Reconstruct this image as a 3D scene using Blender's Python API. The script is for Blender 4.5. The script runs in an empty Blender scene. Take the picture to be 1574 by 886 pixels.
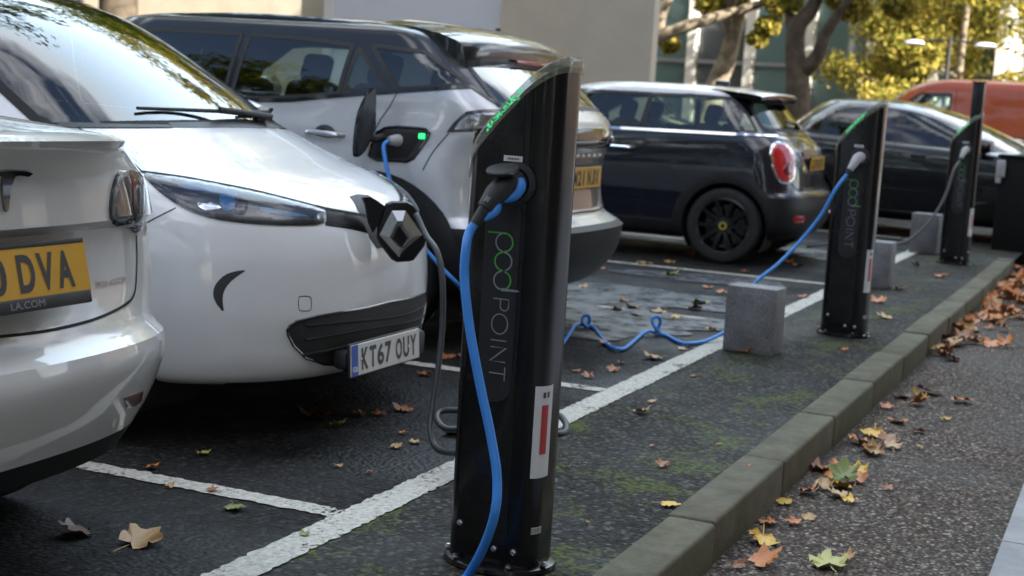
import bpy, bmesh, math, random
import numpy as np
from mathutils import Vector, Matrix
from mathutils.bvhtree import BVHTree
from mathutils.geometry import delaunay_2d_cdt
random.seed(7); rng = np.random.default_rng(7)
S = bpy.context.scene
COL = S.collection
rad = math.radians

# ------------------------------------------------------------------ camera
PW, PH, FPX = 1574.0, 886.0, 2235.182
CAM_H = 1.235
FWD = Vector((0.9105, 0.3926, -0.1296)).normalized()
UPV = Vector((0.0951, 0.1065, 0.9897))
RGT = FWD.cross(UPV).normalized(); UPV = RGT.cross(FWD).normalized()
cd = bpy.data.cameras.new('camera'); cam = bpy.data.objects.new('camera', cd); COL.objects.link(cam)
cam.matrix_world = Matrix(((RGT.x, UPV.x, -FWD.x, 0), (RGT.y, UPV.y, -FWD.y, 0), (RGT.z, UPV.z, -FWD.z, CAM_H), (0, 0, 0, 1)))
cd.sensor_width = 36; cd.lens = 36 * FPX / PW; cd.clip_end = 3000; cd.clip_start = 0.05
cd.dof.use_dof = True; cd.dof.focus_distance = 3.75; cd.dof.aperture_fstop = 4.8
S.camera = cam

# ------------------------------------------------------------------ world + sun + exposure
SUN_AZ = Vector((-0.28, -0.96, 0)).normalized()      # where the sun stands, horizontally
SUN_EL = 34.0
w = bpy.data.worlds.new('World'); S.world = w; w.use_nodes = True
nt = w.node_tree; nt.nodes.clear()
out = nt.nodes.new('ShaderNodeOutputWorld'); bg = nt.nodes.new('ShaderNodeBackground'); sky = nt.nodes.new('ShaderNodeTexSky')
sky.sky_type = 'NISHITA'; sky.sun_disc = False; sky.sun_elevation = rad(SUN_EL)
sky.sun_rotation = math.atan2(SUN_AZ.x, SUN_AZ.y)
sky.air_density = 1.0; sky.dust_density = 1.5; sky.ozone_density = 1.0
tc = nt.nodes.new('ShaderNodeTexCoord'); mp = nt.nodes.new('ShaderNodeMapping'); mp.inputs['Scale'].default_value = (1, 1, 1.7)
nz = nt.nodes.new('ShaderNodeTexNoise'); nz.inputs['Scale'].default_value = 2.3; nz.inputs['Detail'].default_value = 7; nz.inputs['Roughness'].default_value = 0.58
rp = nt.nodes.new('ShaderNodeValToRGB'); rp.color_ramp.elements[0].position = 0.41; rp.color_ramp.elements[1].position = 0.60
mx = nt.nodes.new('ShaderNodeMix'); mx.data_type = 'RGBA'
nt.links.new(tc.outputs['Generated'], mp.inputs['Vector']); nt.links.new(mp.outputs[0], nz.inputs['Vector'])
sx_ = nt.nodes.new('ShaderNodeSeparateXYZ'); nt.links.new(tc.outputs['Generated'], sx_.inputs[0])
bank = nt.nodes.new('ShaderNodeMapRange'); bank.inputs['From Min'].default_value = -.1; bank.inputs['From Max'].default_value = .3; nt.links.new(sx_.outputs['X'], bank.inputs[0])   # bright cloud bank added over the far end for the windscreen to mirror
bz = nt.nodes.new('ShaderNodeMapRange'); bz.inputs['From Min'].default_value = .34; bz.inputs['From Max'].default_value = .46; nt.links.new(sx_.outputs['Z'], bz.inputs[0])
bz2 = nt.nodes.new('ShaderNodeMapRange'); bz2.inputs['From Min'].default_value = .97; bz2.inputs['From Max'].default_value = .85; nt.links.new(sx_.outputs['Z'], bz2.inputs[0])
by = nt.nodes.new('ShaderNodeMapRange'); by.inputs['From Min'].default_value = -.2; by.inputs['From Max'].default_value = .05; nt.links.new(sx_.outputs['Y'], by.inputs[0])
def mul_(a, b):
    x = nt.nodes.new('ShaderNodeMath'); x.operation = 'MULTIPLY'; nt.links.new(a.outputs[0], x.inputs[0]); nt.links.new(b.outputs[0], x.inputs[1]); return x
bm_ = mul_(mul_(bank, bz), mul_(bz2, by))
b2_ = nt.nodes.new('ShaderNodeMath'); b2_.operation = 'MULTIPLY_ADD'; b2_.inputs[1].default_value = .42; b2_.inputs[2].default_value = -.08; nt.links.new(bm_.outputs[0], b2_.inputs[0]); bank = b2_
ad = nt.nodes.new('ShaderNodeMath'); ad.operation = 'ADD'; nt.links.new(nz.outputs[0], ad.inputs[0]); nt.links.new(bank.outputs[0], ad.inputs[1]); nt.links.new(ad.outputs[0], rp.inputs[0]); nt.links.new(rp.outputs[0], mx.inputs['Factor'])
nt.links.new(sky.outputs[0], mx.inputs['A']); cm = nt.nodes.new('ShaderNodeMix'); cm.data_type = 'RGBA'; cm.inputs['A'].default_value = (14.5, 14.7, 15, 1); cm.inputs['B'].default_value = (11.5, 14.8, 18, 1); nt.links.new(bm_.outputs[0], cm.inputs['Factor']); nt.links.new(cm.outputs['Result'], mx.inputs['B'])
nt.links.new(mx.outputs['Result'], bg.inputs['Color']); bg.inputs['Strength'].default_value = 0.07
nt.links.new(bg.outputs[0], out.inputs['Surface'])
sl = bpy.data.lights.new('sun', 'SUN'); sl.energy = 5.0; sl.angle = rad(0.53); sl.color = (1, 0.93, 0.82)
so = bpy.data.objects.new('sun', sl); COL.objects.link(so)
sd = Vector((SUN_AZ.x * math.cos(rad(SUN_EL)), SUN_AZ.y * math.cos(rad(SUN_EL)), math.sin(rad(SUN_EL))))
so.rotation_euler = (-sd).to_track_quat('-Z', 'Y').to_euler(); so.location = (0, 0, 40)
S.view_settings.view_transform = 'Standard'; S.view_settings.look = 'None'
S.view_settings.exposure = 2.08; S.view_settings.gamma = 1.0; S.view_settings.use_curve_mapping = False
S.cycles.max_bounces = 10; S.cycles.transparent_max_bounces = 16; S.cycles.caustics_reflective = False; S.cycles.caustics_refractive = False

# ------------------------------------------------------------------ materials
MAT = {}
def bsdf(m): return m.node_tree.nodes['Principled BSDF']
def mat(name, col, rough=0.5, metal=0.0, coat=0.0, spec=0.5, var=0.0, vscale=8.0, bump=0.0, bscale=60.0, emit=None, estr=0.0, rvar=0.0, alpha=None):
    if name in MAT: return MAT[name]
    m = bpy.data.materials.new(name); m.use_nodes = True; n = m.node_tree; b = bsdf(m)
    b.inputs['Base Color'].default_value = (*col, 1); b.inputs['Roughness'].default_value = rough; b.inputs['Metallic'].default_value = metal
    b.inputs['Coat Weight'].default_value = coat; b.inputs['Coat Roughness'].default_value = 0.03; b.inputs['Specular IOR Level'].default_value = spec
    if emit: b.inputs['Emission Color'].default_value = (*emit, 1); b.inputs['Emission Strength'].default_value = estr
    if var or bump or rvar:
        t = n.nodes.new('ShaderNodeTexCoord')
    if var or rvar:
        x = n.nodes.new('ShaderNodeTexNoise'); x.inputs['Scale'].default_value = vscale; x.inputs['Detail'].default_value = 6; x.inputs['Roughness'].default_value = 0.6
        n.links.new(t.outputs['Object'], x.inputs['Vector'])
    if var:
        r = n.nodes.new('ShaderNodeValToRGB')
        r.color_ramp.elements[0].position = 0.3; r.color_ramp.elements[1].position = 0.7
        r.color_ramp.elements[0].color = (*[c * (1 - var) for c in col], 1); r.color_ramp.elements[1].color = (*[min(1, c * (1 + var)) for c in col], 1)
        n.links.new(x.outputs[0], r.inputs[0]); n.links.new(r.outputs[0], b.inputs['Base Color'])
    if rvar:
        r2 = n.nodes.new('ShaderNodeMapRange'); r2.inputs['To Min'].default_value = max(0, rough - rvar); r2.inputs['To Max'].default_value = rough + rvar
        r2.inputs['From Min'].default_value = 0.3; r2.inputs['From Max'].default_value = 0.7
        n.links.new(x.outputs[0], r2.inputs[0]); n.links.new(r2.outputs[0], b.inputs['Roughness'])
    if bump:
        y = n.nodes.new('ShaderNodeTexNoise'); y.inputs['Scale'].default_value = bscale; y.inputs['Detail'].default_value = 4
        n.links.new(t.outputs['Object'], y.inputs['Vector'])
        bp = n.nodes.new('ShaderNodeBump'); bp.inputs['Strength'].default_value = bump; bp.inputs['Distance'].default_value = 0.01
        n.links.new(y.outputs[0], bp.inputs['Height']); n.links.new(bp.outputs[0], b.inputs['Normal'])
    MAT[name] = m; return m

def glass(name, tint=(0.25, 0.3, 0.3), refl=1.0, ior=1.5):
    if name in MAT: return MAT[name]
    m = bpy.data.materials.new(name); m.use_nodes = True; n = m.node_tree; n.nodes.clear()
    o = n.nodes.new('ShaderNodeOutputMaterial'); tr = n.nodes.new('ShaderNodeBsdfTransparent'); gl = n.nodes.new('ShaderNodeBsdfGlossy')
    tr.inputs[0].default_value = (*tint, 1); gl.inputs['Roughness'].default_value = 0.015; gl.inputs['Color'].default_value = (refl, refl, refl, 1)
    fr = n.nodes.new('ShaderNodeFresnel'); fr.inputs['IOR'].default_value = ior
    # a pane reflects at both faces: 2F / (1 + F)
    m1 = n.nodes.new('ShaderNodeMath'); m1.operation = 'MULTIPLY'; m1.inputs[1].default_value = 2; m2 = n.nodes.new('ShaderNodeMath'); m2.operation = 'ADD'; m2.inputs[1].default_value = 1
    m3 = n.nodes.new('ShaderNodeMath'); m3.operation = 'DIVIDE'; n.links.new(fr.outputs[0], m1.inputs[0]); n.links.new(fr.outputs[0], m2.inputs[0]); n.links.new(m1.outputs[0], m3.inputs[0]); n.links.new(m2.outputs[0], m3.inputs[1])
    ms = n.nodes.new('ShaderNodeMixShader'); n.links.new(m3.outputs[0], ms.inputs[0]); n.links.new(tr.outputs[0], ms.inputs[1]); n.links.new(gl.outputs[0], ms.inputs[2])
    n.links.new(ms.outputs[0], o.inputs['Surface']); MAT[name] = m; return m

def paint(name, col, metal=0.0, rough=0.35, dirt=0.05):
    return mat(name, col, rough, metal, coat=1.0, spec=.25, var=dirt, vscale=3.0)

M_BLACKGLOSS = mat('gloss_black', (0.006, 0.006, 0.007), 0.12, coat=0.6)
M_BLACKPL = mat('black_plastic', (0.018, 0.018, 0.019), 0.55, var=0.25, vscale=20, bump=0.15, bscale=500)
M_RUBBER = mat('tyre_rubber', (0.014, 0.014, 0.015), 0.75, var=0.3, vscale=12)
M_GAP = mat('panel_gap', (0.008, 0.008, 0.008), 0.8)
M_CHROME = mat('chrome', (0.75, 0.75, 0.76), 0.08, 1.0)
M_SATIN = mat('satin_metal', (0.45, 0.46, 0.48), 0.3, 1.0)
M_DARKIN = mat('dark_interior', (0.02, 0.02, 0.022), 0.8, var=0.3)
M_DARKCH = mat('dark_chrome', (0.12, 0.12, 0.125), 0.2, 1.0)

# ------------------------------------------------------------------ mesh helpers
def mesh_obj(name, verts, faces, m, parent=None, smooth=True, angle=None, loc=None):
    me = bpy.data.meshes.new(name); me.from_pydata([tuple(v) for v in verts], [], [tuple(f) for f in faces])
    ms = m if isinstance(m, (list, tuple)) else [m]
    for x in ms: me.materials.append(x)
    me.polygons.foreach_set('use_smooth', [smooth] * len(me.polygons))
    if smooth and angle: me.set_sharp_from_angle(angle=rad(angle))
    me.update()
    o = bpy.data.objects.new(name, me); COL.objects.link(o)
    if parent: o.parent = parent
    if loc is not None: o.location = loc
    return o
def bm_obj(name, bm, m, parent=None, smooth=True, angle=35, loc=None, norm=True):
    if norm: bmesh.ops.recalc_face_normals(bm, faces=bm.faces)
    me = bpy.data.meshes.new(name); bm.to_mesh(me); bm.free()
    for x in (m if isinstance(m, (list, tuple)) else [m]): me.materials.append(x)
    me.polygons.foreach_set('use_smooth', [smooth] * len(me.polygons))
    if smooth and angle: me.set_sharp_from_angle(angle=rad(angle))
    o = bpy.data.objects.new(name, me); COL.objects.link(o)
    if parent: o.parent = parent
    if loc is not None: o.location = loc
    return o
def thing(name, label, cat, loc=(0, 0, 0), rz=0.0, group=None):
    o = bpy.data.objects.new(name, None); COL.objects.link(o); o.empty_display_size = 0.2
    o.location = loc; o.rotation_euler = (0, 0, rz); tag(o, label, cat, group); return o
def tag(o, label=None, cat=None, group=None, kind=None):
    if label: o['label'] = label
    if cat: o['category'] = cat
    if group: o['group'] = group
    if kind: o['kind'] = kind
    return o
def box(bm, c, s, rz=0.0, bevel=0.0, seg=2, mi=0, rot=None):
    r = bmesh.ops.create_cube(bm, size=1.0); vs = r['verts']
    bmesh.ops.scale(bm, vec=s, verts=vs)
    if bevel:
        es = list({e for v in vs for e in v.link_edges})
        q = bmesh.ops.bevel(bm, geom=es, offset=bevel, segments=seg, affect='EDGES', profile=0.5)
        vs = list({v for f in q['faces'] for v in f.verts} | {v for v in vs if v.is_valid})
        fs = {f for v in vs for f in v.link_faces}
        vs = list({v for f in fs for v in f.verts})
    if rot is not None: bmesh.ops.rotate(bm, cent=(0, 0, 0), matrix=rot, verts=vs)
    if rz: bmesh.ops.rotate(bm, cent=(0, 0, 0), matrix=Matrix.Rotation(rz, 3, 'Z'), verts=vs)
    bmesh.ops.translate(bm, vec=c, verts=vs)
    for f in {f for v in vs for f in v.link_faces}: f.material_index = mi
    return vs
def lathe(bm, prof, seg=32, axis='Z', c=(0, 0, 0), mi=0, cap=True, sx=1.0, sy=1.0):
    """prof: list of (radius, height)"""
    rings = []
    for (r, z) in prof:
        ring = []
        for i in range(seg):
            a = 2 * math.pi * i / seg; p = (r * math.cos(a) * sx, r * math.sin(a) * sy, z)
            if axis == 'X': p = (p[2], p[0], p[1])
            elif axis == 'Y': p = (p[0], p[2], p[1])
            ring.append(bm.verts.new((p[0] + c[0], p[1] + c[1], p[2] + c[2])))
        rings.append(ring)
    for a, b in zip(rings[:-1], rings[1:]):
        for i in range(seg):
            f = bm.faces.new((a[i], a[(i + 1) % seg], b[(i + 1) % seg], b[i])); f.material_index = mi
    if cap:
        for rg in (rings[0], rings[-1]):
            try: f = bm.faces.new(rg); f.material_index = mi
            except ValueError: pass
    return rings
def catmull(pts, n=8, closed=False):
    P = [np.array(p, float) for p in pts]; out = []
    L = len(P)
    rngi = range(L if closed else L - 1)
    for i in rngi:
        p0 = P[(i - 1) % L] if (closed or i > 0) else 2 * P[0] - P[1]
        p1, p2 = P[i], P[(i + 1) % L]
        p3 = P[(i + 2) % L] if (closed or i + 2 < L) else 2 * P[-1] - P[-2]
        for k in range(n):
            t = k / n
            out.append(0.5 * ((2 * p1) + (-p0 + p2) * t + (2 * p0 - 5 * p1 + 4 * p2 - p3) * t * t + (-p0 + 3 * p1 - 3 * p2 + p3) * t ** 3))
    if not closed: out.append(P[-1])
    return out
def tube(bm, pts, r, seg=10, mi=0, cap=True):
    P = [Vector(p) for p in pts]; n = len(P); R = r if hasattr(r, '__len__') else [r] * n
    rings = []; prev = None
    for i in range(n):
        t = (P[min(i + 1, n - 1)] - P[max(i - 1, 0)])
        if t.length < 1e-9: t = Vector((0, 0, 1))
        t.normalize()
        if prev is None:
            a = Vector((0, 0, 1)) if abs(t.z) < 0.9 else Vector((1, 0, 0)); u = t.cross(a).normalized()
        else:
            u = (prev - t * prev.dot(t)).normalized()
        prev = u; v = t.cross(u)
        rings.append([bm.verts.new(P[i] + (u * math.cos(2 * math.pi * k / seg) + v * math.sin(2 * math.pi * k / seg)) * R[i]) for k in range(seg)])
    for a, b in zip(rings[:-1], rings[1:]):
        for k in range(seg):
            f = bm.faces.new((a[k], a[(k + 1) % seg], b[(k + 1) % seg], b[k])); f.material_index = mi
    if cap:
        for rg in (rings[0], rings[-1]): bm.faces.new(rg).material_index = mi
def prism(bm, poly, z0, z1, mi=0):
    """poly: (x,y) outline extruded in z"""
    a = [bm.verts.new((x, y, z0)) for x, y in poly]; b = [bm.verts.new((x, y, z1)) for x, y in poly]; n = len(poly)
    fs = [bm.faces.new(a[::-1]), bm.faces.new(b)]
    for i in range(n): fs.append(bm.faces.new((a[i], a[(i + 1) % n], b[(i + 1) % n], b[i])))
    for f in fs: f.material_index = mi
def text_mesh(s, size=0.1, bold=0.0, sx=1.0, depth=0.0, align='CENTER'):
    c = bpy.data.curves.new('lettering', 'FONT'); c.body = s; c.size = size; c.offset = bold; c.extrude = depth; c.align_x = align; c.align_y = 'CENTER'; c.resolution_u = 4
    o = bpy.data.objects.new('lettering', c); COL.objects.link(o); bpy.context.view_layer.update()
    dg = bpy.context.evaluated_depsgraph_get(); me = bpy.data.meshes.new_from_object(o.evaluated_get(dg))
    bpy.data.objects.remove(o); bpy.data.curves.remove(c)
    V = [Vector((v.co.x * sx, v.co.y, v.co.z)) for v in me.vertices]; F = [tuple(p.vertices) for p in me.polygons]; bpy.data.meshes.remove(me)
    return V, F
def text_obj(name, s, size, M, m, parent, bold=0.0, sx=1.0, depth=0.0012, align='CENTER'):
    V, F = text_mesh(s, size, bold, sx, depth, align)
    return mesh_obj(name, [M @ v for v in V], F, m, parent, smooth=False)
def px_ray(p):
    d = FWD + RGT * ((p[0] - PW / 2) / FPX) - UPV * ((p[1] - PH / 2) / FPX)
    return Vector((0, 0, CAM_H)), d
def px_plane(p, ax, c):
    o, d = px_ray(p); t = (c - o[ax]) / d[ax]; return o + d * t
def ground_px(p, z=0.0): return px_plane(p, 2, z)
def chaikin(poly, n=2):
    P = [np.array(p, float) for p in poly]
    for _ in range(n):
        Q = []
        for i in range(len(P)):
            a, b = P[i], P[(i + 1) % len(P)]; Q += [a * .75 + b * .25, a * .25 + b * .75]
        P = Q
    return P
def resample(poly, res, closed=True):
    out = []; L = len(poly)
    for i in range(L if closed else L - 1):
        a = np.array(poly[i], float); b = np.array(poly[(i + 1) % L], float); n = max(1, int(math.ceil(np.linalg.norm(b - a) / res)))
        for k in range(n): out.append(a + (b - a) * k / n)
    if not closed: out.append(np.array(poly[-1], float))
    return out
def in_poly(pts, poly):
    pts = np.asarray(pts, float); P = np.asarray(poly, float); x, y = pts[:, 0], pts[:, 1]; r = np.zeros(len(pts), bool)
    j = len(P) - 1
    for i in range(len(P)):
        c = ((P[i, 1] > y) != (P[j, 1] > y))
        with np.errstate(divide='ignore', invalid='ignore'):
            xi = (P[j, 0] - P[i, 0]) * (y - P[i, 1]) / (P[j, 1] - P[i, 1]) + P[i, 0]
        r ^= c & (x < xi); j = i
    return r
def nearest_on(poly, q):
    P = np.asarray(poly, float); A = P; B = np.roll(P, -1, 0); d = B - A; L = (d * d).sum(1) + 1e-12
    t = np.clip(((q - A) * d).sum(1) / L, 0, 1); C = A + d * t[:, None]; k = ((C - q) ** 2).sum(1).argmin(); return C[k], math.sqrt(((C[k] - q) ** 2).sum())
# ------------------------------------------------------------------ ground
def node(n, t, **kw):
    x = n.nodes.new(t)
    for k, v in kw.items():
        if hasattr(x, k): setattr(x, k, v)
        else: x.inputs[k].default_value = v
    return x
def asphalt(name, base, scale, contrast, moss, wet, warm=0.0, stones=None):
    m = bpy.data.materials.new(name); m.use_nodes = True; n = m.node_tree; b = bsdf(m); L = n.links.new
    t = node(n, 'ShaderNodeTexCoord')
    wob = node(n, 'ShaderNodeTexNoise', Scale=scale * .8, Detail=2.0)
    add = node(n, 'ShaderNodeVectorMath', operation='MULTIPLY_ADD'); add.inputs[1].default_value = (.35 / scale,) * 3
    L(t.outputs['Object'], wob.inputs['Vector']); L(wob.outputs['Color'], add.inputs[0]); L(t.outputs['Object'], add.inputs[2])
    v = node(n, 'ShaderNodeTexVoronoi', Scale=scale); v.feature = 'F1'; L(add.outputs[0], v.inputs['Vector'])
    sz = node(n, 'ShaderNodeSeparateColor'); L(v.outputs['Color'], sz.inputs[0])
    cr = node(n, 'ShaderNodeValToRGB'); e = cr.color_ramp.elements
    if stones:
        e[0].color = (*stones[0], 1); e[0].position = 0
        e[1].color = (*stones[-1], 1); e[1].position = 1
        for i, c in enumerate(stones[1:-1]):
            k = e.new((i + 1) / (len(stones) - 1)); k.color = (*c, 1)
    else:
        e[0].color = (*[c * (1 - contrast) for c in base], 1); e[1].color = (*[c * (1 + contrast) for c in base], 1); e[0].position = .25; e[1].position = .95
        k = e.new(.8); k.color = (*base, 1)
    L(sz.outputs[0], cr.inputs[0])
    # dark binder between stones
    dk = node(n, 'ShaderNodeMapRange'); dk.inputs['From Min'].default_value = .35; dk.inputs['From Max'].default_value = .75; dk.inputs['To Min'].default_value = 1; dk.inputs['To Max'].default_value = .25
    L(v.outputs['Distance'], dk.inputs[0])
    mul = node(n, 'ShaderNodeMix'); mul.data_type = 'RGBA'; mul.blend_type = 'MULTIPLY'; mul.inputs['Factor'].default_value = 1
    L(cr.outputs[0], mul.inputs['A']); L(dk.outputs[0], mul.inputs['B'])
    # large stains
    st = node(n, 'ShaderNodeTexNoise', Scale=1.3, Detail=6.0, Roughness=.65); L(t.outputs['Object'], st.inputs['Vector'])
    sr = node(n, 'ShaderNodeMapRange'); sr.inputs['From Min'].default_value = .3; sr.inputs['From Max'].default_value = .7; sr.inputs['To Min'].default_value = .65; sr.inputs['To Max'].default_value = 1.35; L(st.outputs[0], sr.inputs[0])
    mu2 = node(n, 'ShaderNodeMix'); mu2.data_type = 'RGBA'; mu2.blend_type = 'MULTIPLY'; mu2.inputs['Factor'].default_value = 1; L(mul.outputs['Result'], mu2.inputs['A']); L(sr.outputs[0], mu2.inputs['B'])
    col = mu2.outputs['Result']
    bump = node(n, 'ShaderNodeBump'); bump.inputs['Strength'].default_value = .9; bump.inputs['Distance'].default_value = .35 / scale
    inv = node(n, 'ShaderNodeMath', operation='MULTIPLY'); inv.inputs[1].default_value = -1; L(v.outputs['Distance'], inv.inputs[0])
    L(inv.outputs[0], bump.inputs['Height'])
    rr = node(n, 'ShaderNodeMapRange'); rr.inputs['To Min'].default_value = .72 - wet * .3; rr.inputs['To Max'].default_value = .95; L(st.outputs[0], rr.inputs[0]); rr.inputs['From Min'].default_value = .35; rr.inputs['From Max'].default_value = .65
    if moss:
        mn = node(n, 'ShaderNodeTexNoise', Scale=3.2, Detail=8.0, Roughness=.72); L(t.outputs['Object'], mn.inputs['Vector'])
        mf = node(n, 'ShaderNodeTexNoise', Scale=45.0, Detail=4.0); L(t.outputs['Object'], mf.inputs['Vector'])
        mm = node(n, 'ShaderNodeMath', operation='MULTIPLY_ADD'); mm.inputs[1].default_value = .45; L(mf.outputs[0], mm.inputs[0]); L(mn.outputs[0], mm.inputs[2])
        # moss hides in the joints: more where the stone is low
        m3 = node(n, 'ShaderNodeMath', operation='MULTIPLY_ADD'); m3.inputs[1].default_value = .18; L(v.outputs['Distance'], m3.inputs[0]); L(mm.outputs[0], m3.inputs[2])
        mr = node(n, 'ShaderNodeMapRange'); mr.inputs['From Min'].default_value = .99 - moss * .1; mr.inputs['From Max'].default_value = 1.06 - moss * .1; L(m3.outputs[0], mr.inputs[0])
        gm = node(n, 'ShaderNodeMix'); gm.data_type = 'RGBA'; L(mr.outputs[0], gm.inputs['Factor']); L(col, gm.inputs['A'])
        gc = node(n, 'ShaderNodeValToRGB'); gc.color_ramp.elements[0].color = (.02, .028, .006, 1); gc.color_ramp.elements[1].color = (.08, .105, .015, 1); gc.color_ramp.elements[0].position = .3; gc.color_ramp.elements[1].position = .7
        L(mf.outputs[0], gc.inputs[0]); L(gc.outputs[0], gm.inputs['B']); col = gm.outputs['Result']
    L(col, b.inputs['Base Color']); L(rr.outputs[0], b.inputs['Roughness']); L(bump.outputs[0], b.inputs['Normal'])
    b.inputs['Specular IOR Level'].default_value = .22
    return m
M_LOT = asphalt('car_park_asphalt', (.018, .018, .018), 60, .8, 0.0, 0.9, stones=[(.005, .005, .005), (.012, .012, .012), (.007, .007, .007), (.017, .017, .017), (.009, .009, .009), (.04, .039, .038), (.012, .012, .012)])
M_STRIP = asphalt('mossy_asphalt', (.030, .029, .027), 58, .9, 1.15, 0.3, stones=[(.008, .008, .007), (.022, .021, .019), (.012, .011, .010), (.036, .034, .031), (.016, .015, .014), (.10, .095, .09), (.024, .022, .020), (.05, .046, .042)])
M_PATH = asphalt('bound_gravel', (.12, .11, .1), 82, .6, 0, .2, stones=[(.012, .010, .009), (.05, .034, .026), (.10, .074, .058), (.028, .021, .017), (.19, .15, .12), (.065, .044, .033), (.36, .31, .26)])
M_ROAD = asphalt('road_asphalt', (.06, .058, .055), 60, .4, 0, .2)
def sheet(name, poly, z, m, sub=0.0):
    bm = bmesh.new(); bm.faces.new([bm.verts.new((x, y, z)) for x, y in poly])
    o = bm_obj(name, bm, m, smooth=False); tag(o, kind='structure'); return o
KY0, KY1 = 1.085, 1.238                # kerb front and back edge
KX1 = 14.45
sheet('ground', [(-900, -900), (1500, -900), (1500, 900), (-900, 900)], -.16, M_ROAD)
sheet('car_park', [(-14, 2.0), (KX1 + 8, 2.0), (KX1 + 8, 40), (-14, 40)], 0, M_LOT)
sheet('charging_strip', [(-14, KY1 - .03), (KX1 + 8, KY1 - .03), (KX1 + 8, 2.0), (-14, 2.0)], 0, M_STRIP)
sheet('footpath', [(-14, .3), (60, .3), (60, KY0 + .1), (-14, KY0 + .1)], -.13, M_PATH)
sheet('forecourt', [(KX1, KY0), (KX1 + 8, KY0), (KX1 + 8, KY1), (KX1, KY1)], -.003, M_ROAD)
bm = bmesh.new(); box(bm, (23, -2.36, -.133), (74, 5.36, .03), bevel=.006)
M_SLAB = mat('paving_slab', (.27, .27, .28), .75, var=.25, vscale=5, bump=.3, bscale=150)
def slab_joints():
    n = M_SLAB.node_tree; b = bsdf(M_SLAB); t = node(n, 'ShaderNodeTexCoord'); br = n.nodes.new('ShaderNodeTexBrick'); br.inputs['Scale'].default_value = 1.0; br.inputs['Brick Width'].default_value = .9; br.inputs['Row Height'].default_value = .6; br.inputs['Mortar Size'].default_value = .006
    br.inputs['Color1'].default_value = (.9, .9, .9, 1); br.inputs['Color2'].default_value = (1.1, 1.08, 1.05, 1); br.inputs['Mortar'].default_value = (.25, .24, .22, 1)
    n.links.new(t.outputs['Object'], br.inputs['Vector']); src = b.inputs['Base Color'].links[0].from_socket
    mx_ = n.nodes.new('ShaderNodeMix'); mx_.data_type = 'RGBA'; mx_.blend_type = 'MULTIPLY'; mx_.inputs['Factor'].default_value = 1; n.links.new(src, mx_.inputs['A']); n.links.new(br.outputs['Color'], mx_.inputs['B']); n.links.new(mx_.outputs['Result'], b.inputs['Base Color'])
slab_joints()
o = bm_obj('pavement', bm, M_SLAB); tag(o, kind='structure')
# the kerb: stones in a row, one structure
M_KERB = mat('kerb_concrete', (.17, .155, .125), .85)
def kerb_mat():
    m = M_KERB; n = m.node_tree; b = bsdf(m); L = n.links.new
    t = node(n, 'ShaderNodeTexCoord'); g = node(n, 'ShaderNodeNewGeometry')
    a = node(n, 'ShaderNodeTexNoise', Scale=6.0, Detail=9.0, Roughness=.72); L(t.outputs['Object'], a.inputs['Vector'])
    f = node(n, 'ShaderNodeTexNoise', Scale=130.0, Detail=3.0); L(t.outputs['Object'], f.inputs['Vector'])
    cr = node(n, 'ShaderNodeValToRGB'); e = cr.color_ramp.elements; e[0].position = .3; e[0].color = (.045, .039, .024, 1); e[1].position = .72; e[1].color = (.155, .135, .095, 1); L(a.outputs[0], cr.inputs[0])
    # algae on the upright face (a stain with its own shape)
    sp = node(n, 'ShaderNodeSeparateXYZ'); L(g.outputs['Normal'], sp.inputs[0])
    sn = node(n, 'ShaderNodeTexNoise', Scale=2.2, Detail=8.0, Roughness=.7); L(t.outputs['Object'], sn.inputs['Vector'])
    am = node(n, 'ShaderNodeMapRange'); am.inputs['From Min'].default_value = .3; am.inputs['From Max'].default_value = .62; L(sn.outputs[0], am.inputs[0])
    up = node(n, 'ShaderNodeMapRange'); up.inputs['From Min'].default_value = .9; up.inputs['From Max'].default_value = .4; up.inputs['To Min'].default_value = .38; up.inputs['To Max'].default_value = .85; L(sp.outputs['Z'], up.inputs[0])
    mu = node(n, 'ShaderNodeMath', operation='MULTIPLY'); L(am.outputs[0], mu.inputs[0]); L(up.outputs[0], mu.inputs[1])
    gm = node(n, 'ShaderNodeMix'); gm.data_type = 'RGBA'; L(mu.outputs[0], gm.inputs['Factor']); L(cr.outputs[0], gm.inputs['A']); gm.inputs['B'].default_value = (.055, .06, .014, 1)
    L(gm.outputs['Result'], b.inputs['Base Color'])
    bp = node(n, 'ShaderNodeBump', Strength=.5, Distance=.004); L(f.outputs[0], bp.inputs['Height']); L(bp.outputs[0], b.inputs['Normal'])
kerb_mat()
bm = bmesh.new(); x = -13.2
while x < KX1 - .05:
    Ls = min(.914, KX1 - x)
    dy = random.uniform(-.005, .005); dz = random.uniform(-.004, .004); rz = random.uniform(-.005, .005)
    vs = box(bm, (x + Ls / 2, (KY0 + KY1) / 2 + dy, -.115 + dz), (Ls - .006, KY1 - KY0, .24), rz=0, bevel=.014, seg=3)
    bmesh.ops.rotate(bm, cent=(x + Ls / 2, (KY0 + KY1) / 2, 0), matrix=Matrix.Rotation(rz, 3, 'Z'), verts=vs)
    x += Ls
box(bm, (.6, (KY0 + KY1) / 2, -.115), (27.6, .12, .222))          # mortar and core, set back
o = bm_obj('kerb', bm, M_KERB, angle=50); tag(o, kind='structure')
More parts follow.
